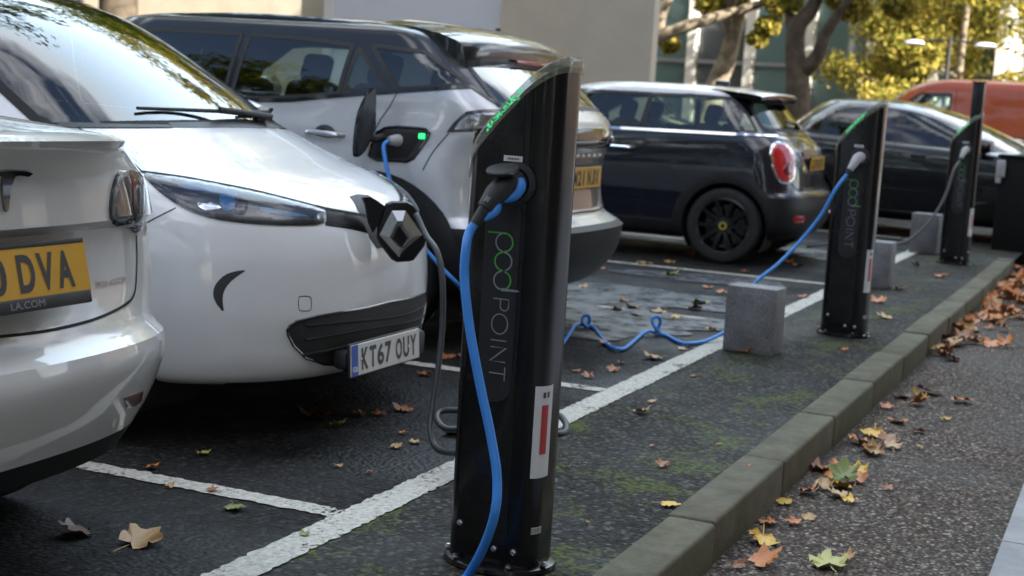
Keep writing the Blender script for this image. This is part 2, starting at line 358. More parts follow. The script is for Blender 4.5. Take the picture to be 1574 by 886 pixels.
# painted lines, worn
def line_mat():
    m = bpy.data.materials.new('worn_line_paint'); m.use_nodes = True; n = m.node_tree; b = bsdf(m); L = n.links.new
    t = node(n, 'ShaderNodeTexCoord')
    a = node(n, 'ShaderNodeTexNoise', Scale=55.0, Detail=6.0, Roughness=.75); L(t.outputs['Object'], a.inputs['Vector'])
    c = node(n, 'ShaderNodeTexNoise', Scale=5.0, Detail=5.0); L(t.outputs['Object'], c.inputs['Vector'])
    s = node(n, 'ShaderNodeMath', operation='MULTIPLY_ADD'); s.inputs[1].default_value = .8; L(c.outputs[0], s.inputs[0]); L(a.outputs[0], s.inputs[2])
    r = node(n, 'ShaderNodeMapRange'); r.inputs['From Min'].default_value = .73; r.inputs['From Max'].default_value = .79; L(s.outputs[0], r.inputs[0])
    L(r.outputs[0], b.inputs['Alpha'])
    cr = node(n, 'ShaderNodeValToRGB'); e = cr.color_ramp.elements; e[0].position = .35; e[0].color = (.25, .24, .21, 1); e[1].position = .65; e[1].color = (.55, .53, .47, 1); L(a.outputs[0], cr.inputs[0]); L(cr.outputs[0], b.inputs['Base Color'])
    b.inputs['Roughness'].default_value = .7
    v = node(n, 'ShaderNodeTexVoronoi', Scale=80.0); L(t.outputs['Object'], v.inputs['Vector'])
    bp = node(n, 'ShaderNodeBump', Strength=.5, Distance=.004); bp.invert = True; L(v.outputs['Distance'], bp.inputs['Height']); L(bp.outputs[0], b.inputs['Normal'])
    return m
M_LINE = line_mat()
bm = bmesh.new()
def ragged(bm, a, b, wd, z):
    a = Vector((*a, z)); b = Vector((*b, z)); d = (b - a); n = max(2, int(d.length / .02)); s = d.normalized().cross(Vector((0, 0, 1)))
    pa = pb = None
    for i in range(n + 1):
        p = a + d * (i / n); u = bm.verts.new(p + s * (wd / 2 + random.gauss(0, .0035))); v = bm.verts.new(p - s * (wd / 2 + random.gauss(0, .0035)))
        if pa: bm.faces.new((pa, u, v, pb))
        pa, pb = u, v
LY = 2.005; BAYX = [1.15, 3.60, 5.86, 8.31, 10.78, 13.3, 15.8]
ragged(bm, (-3, LY), (15.9, LY), .115, .004)
o1 = bm_obj('bay_front_line', bm, M_LINE, smooth=False); tag(o1, kind='structure')
bm = bmesh.new()
for bx in BAYX: ragged(bm, (bx, LY + .06), (bx - .03, LY + 4.9), .085, .004)
o1 = bm_obj('bay_divider_lines', bm, M_LINE, smooth=False); tag(o1, kind='structure')
# puddle of rain water between the lines: uneven outline
def water_mat():
    m = bpy.data.materials.new('puddle_water_sheen'); m.use_nodes = True; n = m.node_tree; b = bsdf(m); L = n.links.new
    b.inputs['Base Color'].default_value = (.05, .053, .06, 1); b.inputs['Specular IOR Level'].default_value = 1.0  # base lightened to blue-grey: the sky's sheen on the wet is in the colour
    t = node(n, 'ShaderNodeTexCoord')
    a = node(n, 'ShaderNodeTexNoise', Scale=4.0, Detail=8.0, Roughness=.72); L(t.outputs['Object'], a.inputs['Vector'])
    r = node(n, 'ShaderNodeMapRange'); r.inputs['From Min'].default_value = .36; r.inputs['From Max'].default_value = .56; L(a.outputs[0], r.inputs[0]); L(r.outputs[0], b.inputs['Alpha'])
    b.inputs['Roughness'].default_value = .42
    return m
M_WATER = water_mat()
def blob(cx, cy, rx, ry, z, name):
    bm = bmesh.new(); ph = [random.uniform(0, 6.28) for _ in range(4)]; vs = []
    for i in range(64):
        a = 2 * math.pi * i / 64; k = 1 + .18 * math.sin(2 * a + ph[0]) + .12 * math.sin(3 * a + ph[1]) + .07 * math.sin(7 * a + ph[2]) + .04 * math.sin(13 * a + ph[3])
        vs.append(bm.verts.new((cx + rx * k * math.cos(a), cy + ry * k * math.sin(a), z)))
    bm.faces.new(vs); o = bm_obj(name, bm, M_WATER, smooth=False); tag(o, kind='structure')
blob(7.7, 3.0, .62, .95, .008, 'puddle')
blob(8.85, 3.1, .55, .95, .008, 'puddle')
blob(10.3, 2.9, .3, .6, .008, 'puddle')
blob(13.0, 2.6, .5, .5, .008, 'puddle')
# ------------------------------------------------------------------ charging posts
M_POST = mat('post_black_paint', (.006, .006, .007), .22, coat=.12, spec=.28, rvar=.06, vscale=5)
M_POSTPANEL = mat('post_front_panel', (.007, .007, .008), .26, coat=.2, spec=.35, rvar=.08, vscale=9)
M_LABELPANEL = mat('matte_badge_panel', (.016, .017, .02), .42)
M_GREEN = mat('logo_green', (.06, .36, .045), .45)
M_GREY = mat('logo_grey', (.24, .25, .26), .45)
M_LED = mat('green_led', (.0, .3, .1), .4, emit=(.02, 1, .32), estr=.30)
M_CABLEBLUE = mat('blue_cable', (.045, .25, .72), .42, var=.08, vscale=6)
M_CABLEGREY = mat('dark_grey_cable', (.022, .024, .03), .5)
M_CABLELIGHT = mat('grey_cable', (.11, .11, .115), .5)
M_STICKER = mat('white_sticker', (.62, .63, .64), .5)
M_RED = mat('red_print', (.42, .03, .035), .5)
M_PRINT = mat('dark_print', (.05, .05, .05), .6)
def cap_mat():
    m = bpy.data.materials.new('smoky_clear_plastic'); m.use_nodes = True; b = bsdf(m)
    b.inputs['Base Color'].default_value = (.24, .26, .20, 1); b.inputs['Alpha'].default_value = .5; b.inputs['Roughness'].default_value = .1; b.inputs['Coat Weight'].default_value = .6
    return m
M_CAP = cap_mat()
PC = [(-.131, 1.346), (-.098, 1.331), (-.052, 1.299), (-.008, 1.258), (.052, 1.19), (.095, 1.137), (.117, 1.10), (.131, 1.062)]
def ztop(y): return float(np.interp(y, [a for a, b in PCs], [b for a, b in PCs]))
PCs = [tuple(q) for q in catmull(PC, 8)]
def outline(a, b, n=4.2, K=72):
    o = []
    for i in range(K):
        t = 2 * math.pi * (i + .5) / K; c, s = math.cos(t), math.sin(t)
        o.append((a * math.copysign(abs(c) ** (2 / n), c), b * math.copysign(abs(s) ** (2 / n), s)))
    return o
def ribbon(bm, path, wd, fm, mi=0):
    """flat stroke of width wd along a path of (u,v); fm maps (u,v) to 3D"""
    P = [np.array(p, float) for p in path]; n = len(P); prev = None
    closed = np.linalg.norm(P[0] - P[-1]) < 1e-6
    for i in range(n):
        a = P[i - 1] if i > 0 else (P[-2] if closed else P[0]); b = P[i + 1] if i < n - 1 else (P[1] if closed else P[-1])
        d = b - a; d = d / (np.linalg.norm(d) + 1e-9); s = np.array([-d[1], d[0]]) * wd / 2
        # miter
        if 0 < i < n - 1:
            d1 = P[i] - P[i - 1]; d1 /= np.linalg.norm(d1) + 1e-9; c = abs(float(d1 @ d)); s = s / max(c, .5)
        q = (bm.verts.new(fm(*(P[i] + s))), bm.verts.new(fm(*(P[i] - s))))
        if prev: bm.faces.new((prev[0], q[0], q[1], prev[1])).material_index = mi
        prev = q
def arc(cu, cv, r, a0, a1, n=18): return [(cu + r * math.cos(rad(a0 + (a1 - a0) * i / n)), cv + r * math.sin(rad(a0 + (a1 - a0) * i / n))) for i in range(n + 1)]
SOCK = (-.089, -.022, 1.02)
def make_post(label):
    t = thing('charging_post', label, 'charging post', group='charging posts along the kerb')
    OUT = outline(.086, .128)
    bm = bmesh.new(); rings = []
    zs = [0.012, .2, .4, .6, .8, .95]
    for z in zs: rings.append([bm.verts.new((x, y, z)) for x, y in OUT])
    for f in (.5, 1.0): rings.append([bm.verts.new((x, y, .95 + (ztop(y) - .024 - .95) * f)) for x, y in OUT])
    for s in (.97, .85, .6, .3, .05): rings.append([bm.verts.new((x * s, y * (s if s < .9 else s), ztop(y * s) - .022)) for x, y in OUT])
    for a, b in zip(rings[:-1], rings[1:]):
        for k in range(len(a)): bm.faces.new((a[k], a[(k + 1) % len(a)], b[(k + 1) % len(a)], b[k]))
    bm.faces.new(rings[-1])
    bm_obj('post_body', bm, M_POST, t, angle=40)
    # front and back panels, proud of the body
    for sx, nm in ((-1, 'front_panel'), (1, 'rear_panel')):
        bm = bmesh.new(); cols = []
        ys = [-.056, -.052, -.04, 0, .035, .07, .092, .096]
        for j, y in enumerate(ys):
            dx = .0765 if j in (0, len(ys) - 1) else (.0878 if j in (1, len(ys) - 2) else .0895)
            cols.append([bm.verts.new((sx * dx, y, z)) for z in [.075, .3, .6, .9, ztop(y) - .04]])
        for a, b in zip(cols[:-1], cols[1:]):
            for k in range(4): bm.faces.new((a[k], b[k], b[k + 1], a[k + 1]))
        bm_obj(nm, bm, M_POSTPANEL, t, angle=60)
    # slanted clear cap
    O2 = outline(.091, .133); O3 = outline(.087, .129)
    bm = bmesh.new(); rings = []
    def rg(o, s, dz): rings.append([bm.verts.new((x * s, y * s, ztop(max(-.131, min(.131, y * s))) + dz)) for x, y in o])
    rg(O2, 1, -.04); rg(O2, 1, -.022); rg(O2, 1, -.006); rg(O3, 1, .001)
    for s in (.9, .7, .45, .2, .03): rg(O3, s, .003)
    for a, b in zip(rings[:-1], rings[1:]):
        for k in range(len(a)): bm.faces.new((a[k], a[(k + 1) % len(a)], b[(k + 1) % len(a)], b[k]))
    bm.faces.new(rings[-1])
    bm_obj('cap', bm, M_CAP, t, angle=50)
    # green status light board under the cap
    rl = random.Random(4)
    for sx in (-1, 1):
        bm = bmesh.new()
        for i in range(44):
            y = rl.uniform(-.02, .078); z = ztop(y) - .007 - rl.uniform(0, .026)
            vs = box(bm, (sx * rl.uniform(.081, .0875), y, z), (.002, rl.choice((.014, .009, .005)), rl.choice((.0022, .0022, .005))), rot=Matrix.Rotation(rad(-43 + rl.choice((0, 0, 70, 95))), 3, 'X'))
        for i in range(10):
            y = -.01 + i * .0088; box(bm, (sx * rl.uniform(.04, .07), y, ztop(y) - .012), (.02, .004, .003), rot=Matrix.Rotation(rad(-43), 3, 'X'))
        bm_obj('status_light', bm, M_LED, t, smooth=False)
    # base flange with bolts
    bm = bmesh.new(); lathe(bm, [(.09, .0), (.152, .0), (.155, .006), (.152, .016), (.143, .02), (.09, .022)], 48, sx=.86)
    fl = bm_obj('base_flange', bm, M_POST, t)
    for x, y in ((-.099, .085), (-.102, -.07), (.099, .085), (.102, -.07), (-.03, -.140), (-.03, .140)):
        bm = bmesh.new(); lathe(bm, [(.0, .022), (.010, .022), (.010, .026), (.0065, .026), (.0065, .032), (0, .033)], 6, c=(x, y, 0), cap=False); bm_obj('bolt', bm, M_SATIN, fl)
    for y, z in ((-.02, .062), (.082, .115), (-.075, .062)): bm = bmesh.new(); lathe(bm, [(0, -.094), (.004, -.0945), (.008, -.092), (.009, -.085)], 16, axis='X', c=(0.0 if y > -.08 else .006, y, z), cap=False); bm_obj('cover_screw', bm, M_SATIN, t)
    # badge: a long pill with the lettering running down it
    X0 = -.0905
    pill = arc(-.05 + .0, 0, .052, 90, 270, 20)
    pts = [(y, z) for y, z in arc(.008, .955, .049, 0, 180, 24)] + [(y, z) for y, z in arc(.008, .50, .049, 180, 360, 24)]
    bm = bmesh.new()
    f0 = [bm.verts.new((X0 - .0012, y, z)) for y, z in pts]; f1 = [bm.verts.new((X0 + .003, y, z)) for y, z in pts]
    bm.faces.new(f0)
    for k in range(len(pts)): bm.faces.new((f0[k], f0[(k + 1) % len(pts)], f1[(k + 1) % len(pts)], f1[k]))
    bd = bm_obj('badge', bm, M_LABELPANEL, t, angle=30)
    X1 = X0 - .0024
    fm = lambda u, v: (X1, -v, -u)          # u runs down the post, v to the right
    bmg, bmy = bmesh.new(), bmesh.new()
    r = .0235; cu = [-.868, -.819, -.770]; wd = .0042
    ribbon(bmg, [(cu[0] - r, -.047), (cu[0] - r, 0)] + arc(cu[0], 0, r, 180, 0), wd, fm)       # stem and right half of p
    ribbon(bmy, arc(cu[0], 0, r, 180, 350), wd, fm)
    ribbon(bmg, arc(cu[1], 0, r, 180, 360), wd, fm); ribbon(bmy, arc(cu[1], 0, r, 178, 20), wd, fm)
    ribbon(bmg, arc(cu[2], 0, r, 170, 10), wd, fm); ribbon(bmy, arc(cu[2], 0, r, 190, 360) + [(cu[2] + r, 0), (cu[2] + r, .048)], wd, fm)
    V0, H0 = -.022, .044; u = -.722; tw = .0032
    def st(path, du): ribbon(bmy, [(u + du + a, V0 + b) for a, b in path], tw, fm)
    P_ = [(0, 0), (0, H0), (.018, H0)] + [(.018 + .0115 * math.sin(rad(a)), H0 - .0115 + .0115 * math.cos(rad(a))) for a in range(15, 181, 15)] + [(0, H0 - .023)]
    st(P_, 0)
    st([(.065 + .026 * math.cos(rad(a)), H0 / 2 + .0225 * math.sin(rad(a))) for a in range(0, 361, 12)], 0)
    st([(.108, 0), (.108, H0)], 0)
    st([(.126, 0), (.126, H0), (.163, 0), (.163, H0)], 0)
    st([(.176, H0), (.212, H0)], 0); st([(.194, H0), (.194, 0)], 0)
    bm_obj('lettering', bmg, M_GREEN, bd, smooth=False); bm_obj('lettering', bmy, M_GREY, bd, smooth=False)
    # socket, its lid and number strip, on both faces
    for sx in (-1, 1):
        bm = bmesh.new(); c = (0, SOCK[1] , SOCK[2])
        lathe(bm, [(.055, sx * .0885), (.053, sx * .097), (.04, sx * .100), (.036, sx * .093), (.034, sx * .079), (0, sx * .079)], 40, axis='X', c=c, cap=False)
        sk = bm_obj('socket', bm, M_BLACKPL, t)
        bm = bmesh.new(); box(bm, (sx * .0915, SOCK[1] + .012, SOCK[2] + .062), (.002, .052, .0145), bevel=.0006, seg=1)
        nl = bm_obj('number_strip', bm, M_STICKER, t, smooth=False)
        if sx < 0:
            M = Matrix.Translation((-.1118, SOCK[1] + .012, SOCK[2] + .062)) @ Matrix(((0, 0, -1, 0), (-1, 0, 0, 0), (0, 1, 0, 0), (0, 0, 0, 1)))
            text_obj('lettering', 'SOCKET A', .0085, M, M_PRINT, nl, depth=.0003) if False else None
            bm = bmesh.new()
            for k in range(8): box(bm, (-.0928, SOCK[1] + .026 - k * .0042, SOCK[2] + .062), (.0006, .0026, .005))
            bm_obj('print', bm, M_PRINT, nl, smooth=False)
    # white safety sticker with red block on the rounded right flank
    def flank(y0, y1, z0, z1, off, m, nm, par, nseg=10):
        bm = bmesh.new(); OO = [q for q in outline(.086 + off, .128 + off, K=720) if q[0] < 0.02 and q[1] < 0]
        OO.sort(key=lambda q: math.atan2(q[1] / .128, -q[0] / .086) * -1)          # from front centre towards the right edge
        L = [0]
        for a, b in zip(OO[:-1], OO[1:]): L.append(L[-1] + math.hypot(a[0] - b[0], a[1] - b[1]))
        prev = None
        for i in range(nseg + 1):
            s = y0 + (y1 - y0) * i / nseg; x = np.interp(s, L, [q[0] for q in OO]); y = np.interp(s, L, [q[1] for q in OO])
            q = (bm.verts.new((x, y, z0)), bm.verts.new((x, y, z1)))
            if prev: bm.faces.new((prev[0], q[0], q[1], prev[1]))
            prev = q
        return bm_obj(nm, bm, m, par, norm=True)
    stk = flank(.096, .165, .262, .505, .0015, M_STICKER, 'safety_sticker', t)
    flank(.118, .143, .325, .455, .0027, M_RED, 'red_block', stk)
    flank(.120, .129, .474, .489, .0027, M_PRINT, 'print', stk); flank(.135, .144, .474, .489, .0027, M_PRINT, 'print', stk)
    rt = flank(.108, .145, .112, .13, .0015, M_STICKER, 'rating_plate', t)
    for k in range(6): flank(.110 + k * .0057, .1127 + k * .0057, .114, .128, .0024, M_PRINT, 'print', rt)
    return t
def copy_tree(o, parent=None):
    c = o.copy(); COL.objects.link(c)
    if parent: c.parent = parent
    for ch in list(o.children): copy_tree(ch, c)
    return c
P1 = (3.475, 1.487); P2 = (8.36, 1.515); P3 = (13.45, 1.52)
post1 = make_post('nearest and largest black charging post, a thick blue cable hanging in front of it')
post2 = copy_tree(post1); post3 = copy_tree(post1)
post1.location = (*P1, 0); post2.location = (*P2, 0); post3.location = (*P3, 0)
post2['label'] = 'middle black charging post beside the largest granite block, blue cable in its socket'
post3['label'] = 'third black charging post, near the kerb end, with a slack grey cable'

# connectors and cables: each lead is one thing (cable > plug)
def lead(name, label, pts, r, m, plug=None):
    t = thing(name, label, 'cable', group='charging cables'); P = catmull([tuple(p) for p in pts], 12)
    for q in P: q[2] = max(q[2], r + .003)
    bm = bmesh.new(); tube(bm, P, r, 14); bm_obj('cable', bm, m, t, angle=0); return t
def plug_big(t, o, M_body, M_grip, dirv=None, lid=True, scale=1.0):
    """connector seated in the socket at world point o, leaning out, down and to the left"""
    o = Vector(o); d = Vector((-.48, .34, -.80)).normalized() if dirv is None else Vector(dirv).normalized()
    bm = bmesh.new()
    path = [o + Vector((.004, 0, 0)), o + Vector((-.022, .001, 0)), o + Vector((-.045, .010, -.006)), o + Vector((-.06, .02, -.016)) + d * .012, o + Vector((-.06, .02, -.016)) + d * .06]
    tube(bm, path, [.0345, .0335, .032, .029, .0225], 24); b = bm_obj('plug', bm, M_body, t, angle=50)
    e = path[-1]
    bm = bmesh.new(); tube(bm, [e - d * .004, e + d * .004, e + d * .035, e + d * .048], [.0195, .017, .0145, .013], 18); bm_obj('strain_relief', bm, M_BLACKPL, b, angle=50)
    if M_grip:
        s = Vector((0, -.6, -.75))
        bm = bmesh.new()
        gp = [o + Vector((-.028, -.020, .014)), o + Vector((-.032, -.026, -.006)), o + Vector((-.040, -.016, -.026)), o + Vector((-.052, .004, -.036)), o + Vector((-.068, .018, -.036)) , path[3] + d * .02 + Vector((-.004, -.016, -.022)), path[3] + d * .046 + Vector((-.003, -.012, -.018)), path[3] + d * .068 + Vector((-.003, -.012, -.012))]
        tube(bm, catmull(gp, 5), list(np.interp(np.linspace(0, 1, 36), [0, .15, .35, .5, .7, .85, 1], [.012, .016, .014, .010, .013, .011, .004])), 14); bm_obj('grip', bm, M_grip, b, angle=0)
        fmx = Matrix.Translation(path[3] + d * .035) 
        n = Vector((-.75, -.25, .6)); n = (n - d * n.dot(d)).normalized(); u = -d; v = n.cross(u)
        q = path[3] + d * .03 + n * .0285
        M = Matrix(((u.x, v.x, n.x, q.x), (u.y, v.y, n.y, q.y), (u.z, v.z, n.z, q.z), (0, 0, 0, 1)))
        bm = bmesh.new()
        for k, (a, ln) in enumerate(((.0045, .017), (0, .012), (-.0045, .015))): 
            vs = box(bm, (0, a, 0), (ln, .0022, .0008)); bmesh.ops.transform(bm, matrix=M, verts=vs)
        bm_obj('print', bm, M_GREY, b, smooth=False)
    if lid:
        c = o + Vector((-.050, .016, .0335)); nv = Vector((-.30, .02, .95)).normalized(); Rm = nv.to_track_quat('Z', 'Y').to_matrix()
        bm = bmesh.new(); vs0 = len(bm.verts); lathe(bm, [(0, -.005), (.038, -.005), (.042, -.001), (.0425, .003), (.040, .006), (0, .0068)], 40, cap=False)
        box(bm, (.03, -.014, 0), (.03, .03, .007), bevel=.002)
        for vv in bm.verts: vv.co = Rm @ vv.co + c
        bm_obj('socket_lid', bm, M_BLACKPL, b, angle=40)
    return e + d * .046
o1 = Vector((P1[0] - .093, P1[1] + SOCK[1], SOCK[2]))
t = thing('charging_cable', 'thick blue cable hanging down the front of the nearest black post', 'cable', group='charging cables')
e1 = plug_big(t, o1, M_BLACKPL, M_CABLEBLUE)
PX1 = [((716, 385), 3.235), ((714, 430), 3.225), ((722, 505), 3.21), ((738, 592), 3.20), ((754, 668), 3.19), ((764, 735), 3.17), ((760, 792), 3.15), ((741, 846), 3.19)]
pts = [e1 + Vector((.006, -.006, .012)), e1 + Vector((-.012, .008, -.022))] + [px_plane(a, 0, x) for a, x in PX1] + [ground_px((716, 889), .013), ground_px((686, 925), .0125), ground_px((640, 965), .0125), Vector((2.4, 2.0, .012)), Vector((1.9, 2.2, .012)), Vector((1.2, 2.3, .012)), Vector((.6, 1.9, .012))]
bm = bmesh.new(); P = catmull([tuple(p) for p in pts], 12)
for q in P: q[2] = max(q[2], .0125)
tube(bm, P, .0118, 18); bm_obj('cable', bm, M_CABLEBLUE, t, angle=0)
M_PLUGGREY = mat('light_grey_plug', (.42, .42, .43), .5)
def small_plug(t, o, d, m):
    o = Vector(o); d = Vector(d).normalized(); bm = bmesh.new()
    tube(bm, [o, o + Vector((-.03, 0, 0)), o + Vector((-.055, .006, -.006)), o + Vector((-.06, .01, -.012)) + d * .07], [.032, .031, .029, .018], 18); b = bm_obj('plug', bm, m, t, angle=50)
    e = o + Vector((-.06, .01, -.012)) + d * .07
    bm = bmesh.new(); tube(bm, [e, e + d * .03], [.015, .0125], 12); bm_obj('strain_relief', bm, M_BLACKPL, b); return e + d * .028
t = thing('charging_cable', 'long blue cable from the middle post, looped in coils on the wet ground', 'cable', group='charging cables')
o2 = (P2[0] - .093, P2[1] + SOCK[1], SOCK[2]); e2 = small_plug(t, o2, (-.35, .35, -.8), M_PLUGGREY)
Q = [((1284, 292), 8.12), ((1262, 331), 8.1), ((1230, 371), 8.05), ((1196, 406), 7.95), ((1163, 433), 7.85), ((1135, 470), 7.75), ((1125, 500), 7.65), ((1108, 514), 7.55), ((1080, 526), 0), ((1050, 528), 0), ((1023, 519), 7.47), ((1006, 502), 7.47), ((1003, 491), 7.48), ((1010, 487), 7.5), ((1015, 494), 7.52), ((1008, 510), 7.52), ((990, 526), 7.48), ((958, 537), 0), ((935, 531), 0), ((912, 513), 7.42), ((897, 498), 7.42), ((896, 489), 7.44), ((903, 485), 7.46), ((906, 493), 7.48), ((897, 511), 7.48), ((882, 524), 7.4), ((858, 534), 0), ((815, 540), 0), ((770, 520), 6.9), ((735, 478), 6.45), ((706, 440), 6.15), ((680, 413), 6.1), ((640, 366), 6.08), ((615, 325), 6.08), ((600, 280), 6.09), ((592, 245), 6.1), ((590, 224), 6.12), ((598, 216), 6.16)]
pts = [e2] + [px_plane(a, 0, x) if x else ground_px(a, .0125) for a, x in Q]
bm = bmesh.new(); P = catmull([tuple(p) for p in pts], 10)
for q in P: q[2] = max(q[2], .0125)
tube(bm, P, .0098, 12); bm_obj('cable', bm, M_CABLEBLUE, t, angle=0)
bm = bmesh.new(); tube(bm, [Vector(pts[-1]) + Vector((-.0, .0, 0)), Vector(pts[-1]) + Vector((.03, -.02, 0)), Vector(pts[-1]) + Vector((.07, -.03, .0))], [.02, .03, .033], 16); bm_obj('plug', bm, M_PLUGGREY, t)
t = thing('charging_cable', 'slack grey cable drooping from the third post towards the small granite block', 'cable', group='charging cables')
o3 = (P3[0] - .093, P3[1] + SOCK[1], SOCK[2]); e3 = small_plug(t, o3, (-.35, .25, -.85), M_PLUGGREY)
Q = [((1466, 262), 13.2), ((1455, 296), 13.15), ((1440, 325), 13.1), ((1418, 352), 13.05), ((1393, 371), 13.0), ((1366, 375), 12.95), ((1335, 368), 12.9), ((1300, 372), 12.8), ((1240, 380), 12.6)]
pts = [e3] + [px_plane(a, 0, x) for a, x in Q]
bm = bmesh.new(); P = catmull([tuple(p) for p in pts], 10)
for q in P: q[2] = max(q[2], .0125)
tube(bm, P, .0115, 12); bm_obj('cable', bm, M_CABLELIGHT, t, angle=0)
t = thing('charging_cable', 'dark grey cable hanging from the white hatchback nose and looped behind the nearest post', 'cable', group='charging cables')
Q = [((640, 330), 4.62), ((655, 362), 4.56), ((672, 388), 4.5), ((680, 430), 4.46), ((680, 500), 4.42), ((673, 570), 4.36), ((664, 630), 4.3), ((662, 665), 4.25), ((672, 690), 4.2), ((700, 697), 4.12), ((740, 690), 4.1), ((800, 672), 4.1), ((850, 668), 4.12), ((869, 664), 4.2), ((868, 648), 4.3), ((850, 637), 4.4), ((790, 640), 4.42), ((730, 655), 4.3), ((690, 660), 4.22), ((673, 648), 4.24), ((674, 636), 4.3), ((692, 631), 4.32), ((730, 640), 4.25), ((770, 600), 3.9), ((790, 500), 3.75), ((800, 330), 3.68)]
pts = [px_plane(a, 0, x) for a, x in Q]; pts[-1] = Vector((P1[0] + .15, P1[1] - .01, SOCK[2] - .03)); pts[-2] = Vector((P1[0] + .22, P1[1] + .02, .7)); pts[-3] = Vector((P1[0] + .3, P1[1] + .05, .2))
bm = bmesh.new(); P = catmull([tuple(p) for p in pts], 10)
for q in P: q[2] = max(q[2], .0125)
tube(bm, P, .0105, 14); bm_obj('cable', bm, M_CABLEGREY, t, angle=0)
bm = bmesh.new(); tube(bm, [Vector((P1[0] + .09, P1[1] + SOCK[1], SOCK[2])), Vector((P1[0] + .145, P1[1] - .02, SOCK[2] - .005)), Vector((P1[0] + .15, P1[1] - .01, SOCK[2] - .05))], [.033, .03, .018], 16); bm_obj('plug', bm, M_BLACKPL, t)

# granite blocks guarding the strip
def granite():
    m = bpy.data.materials.new('speckled_granite'); m.use_nodes = True; n = m.node_tree; b = bsdf(m); L = n.links.new
    t = node(n, 'ShaderNodeTexCoord'); v = node(n, 'ShaderNodeTexVoronoi', Scale=260.0); L(t.outputs['Object'], v.inputs['Vector'])
    s = node(n, 'ShaderNodeSeparateColor'); L(v.outputs['Color'], s.inputs[0])
    cr = node(n, 'ShaderNodeValToRGB'); e = cr.color_ramp.elements; e[0].color = (.10, .10, .105, 1); e[0].position = .05; e[1].color = (.30, .30, .31, 1); e[1].position = 1
    k = e.new(.3); k.color = (.18, .18, .19, 1); k = e.new(.7); k.color = (.23, .23, .24, 1)
    L(s.outputs[0], cr.inputs[0])
    w_ = node(n, 'ShaderNodeTexNoise', Scale=5.0, Detail=6.0); L(t.outputs['Object'], w_.inputs['Vector'])
    mr = node(n, 'ShaderNodeMapRange'); mr.inputs['From Min'].default_value = .3; mr.inputs['From Max'].default_value = .7; mr.inputs['To Min'].default_value = .6; mr.inputs['To Max'].default_value = 1.15; L(w_.outputs[0], mr.inputs[0])
    mx = node(n, 'ShaderNodeMix'); mx.data_type = 'RGBA'; mx.blend_type = 'MULTIPLY'; mx.inputs['Factor'].default_value = 1; L(cr.outputs[0], mx.inputs['A']); L(mr.outputs[0], mx.inputs['B'])
    L(mx.outputs['Result'], b.inputs['Base Color']); b.inputs['Roughness'].default_value = .6
    return m
M_GRANITE = granite()
def block(loc, rz, dims, label):
    bm = bmesh.new(); box(bm, (0, 0, dims[2] / 2), dims, bevel=.008, seg=2)
    o = bm_obj('granite_block', bm, M_GRANITE, loc=loc); o.rotation_euler = (0, 0, rz); tag(o, label, 'bollard', 'granite blocks by the charging posts')
block((7.38, 1.80, 0), rad(-4), (.17, .27, .345), 'nearest and largest speckled granite block, standing by the white line before the middle post')
block((10.95, 1.79, 0), rad(-4), (.17, .24, .345), 'grey granite block half hidden behind the middle charging post')
block((14.25, 1.89, 0), rad(-6), (.17, .26, .38), 'farthest grey granite block, just left of the third charging post')
# tall square post and black feeder pillar past the third charger
bm = bmesh.new(); box(bm, (0, 0, .86), (.09, .105, 1.72), bevel=.008); sq_ = px_plane((1506, 126), 0, 13.9); tt = thing('square_post', 'tall slim black square post rising behind the third charging post', 'post', (13.9, sq_.y, sq_.z - 1.73))
bm_obj('shaft', bm, M_POST, tt); bm = bmesh.new(); box(bm, (0, 0, 1.725), (.106, .121, .012), bevel=.003); bm_obj('cap', bm, M_BLACKPL, tt); bm = bmesh.new(); box(bm, (0, 0, .006), (.2, .2, .012), bevel=.003); bm_obj('base_plate', bm, M_POST, tt)
M_CABINET = mat('cabinet_black', (.006, .006, .006), .6, spec=.2)
tt = thing('feeder_pillar', 'squat black electrical cabinet at the right edge with a grey plug on its side', 'cabinet', (15.6, 1.12, -.16))
bm = bmesh.new(); box(bm, (0, 0, .55), (.35, .56, 1.1), bevel=.015); bm_obj('cabinet_body', bm, M_CABINET, tt)
bm = bmesh.new(); box(bm, (0, 0, 1.11), (.39, .6, .03), bevel=.01); bm_obj('cabinet_lid', bm, M_CABINET, tt)
bm = bmesh.new(); box(bm, (-.18, 0, .55), (.012, .5, .94), bevel=.004); bm_obj('door', bm, M_CABINET, tt)
bm = bmesh.new(); box(bm, (-.215, .255, .98), (.08, .085, .17), bevel=.012); box(bm, (-.215, .27, .87), (.06, .05, .07), bevel=.01)
for k in range(3): box(bm, (-.256, .235 + k * .02, .98), (.01, .006, .13))
bm_obj('plug', bm, M_PLUGGREY, tt)
# ------------------------------------------------------------------ car bodies: rings of plan outlines stacked along the profile
def pchip(xs, ys, xq, crease):
    xs = np.asarray(xs, float); ys = np.asarray(ys, float); n = len(xs); h = np.diff(xs); d = np.diff(ys) / h
    mL = np.zeros(n); mR = np.zeros(n)         # left and right slopes
    for i in range(n):
        if i == 0: mL[i] = mR[i] = d[0]
        elif i == n - 1: mL[i] = mR[i] = d[-1]
        elif crease[i]: mL[i], mR[i] = d[i - 1], d[i]
        elif d[i - 1] * d[i] <= 0: pass
        else:
            w1, w2 = 2 * h[i] + h[i - 1], h[i] + 2 * h[i - 1]; mL[i] = mR[i] = (w1 + w2) / (w1 / d[i - 1] + w2 / d[i])
    k = np.clip(np.searchsorted(xs, xq, side='right') - 1, 0, n - 2); t = (xq - xs[k]) / h[k]
    return ((2 * t**3 - 3 * t**2 + 1) * ys[k] + (t**3 - 2 * t**2 + t) * h[k] * mR[k] + (-2 * t**3 + 3 * t**2) * ys[k + 1] + (t**3 - t**2) * h[k] * mL[k + 1])
NQ, NS, NF = 40, 110, 30
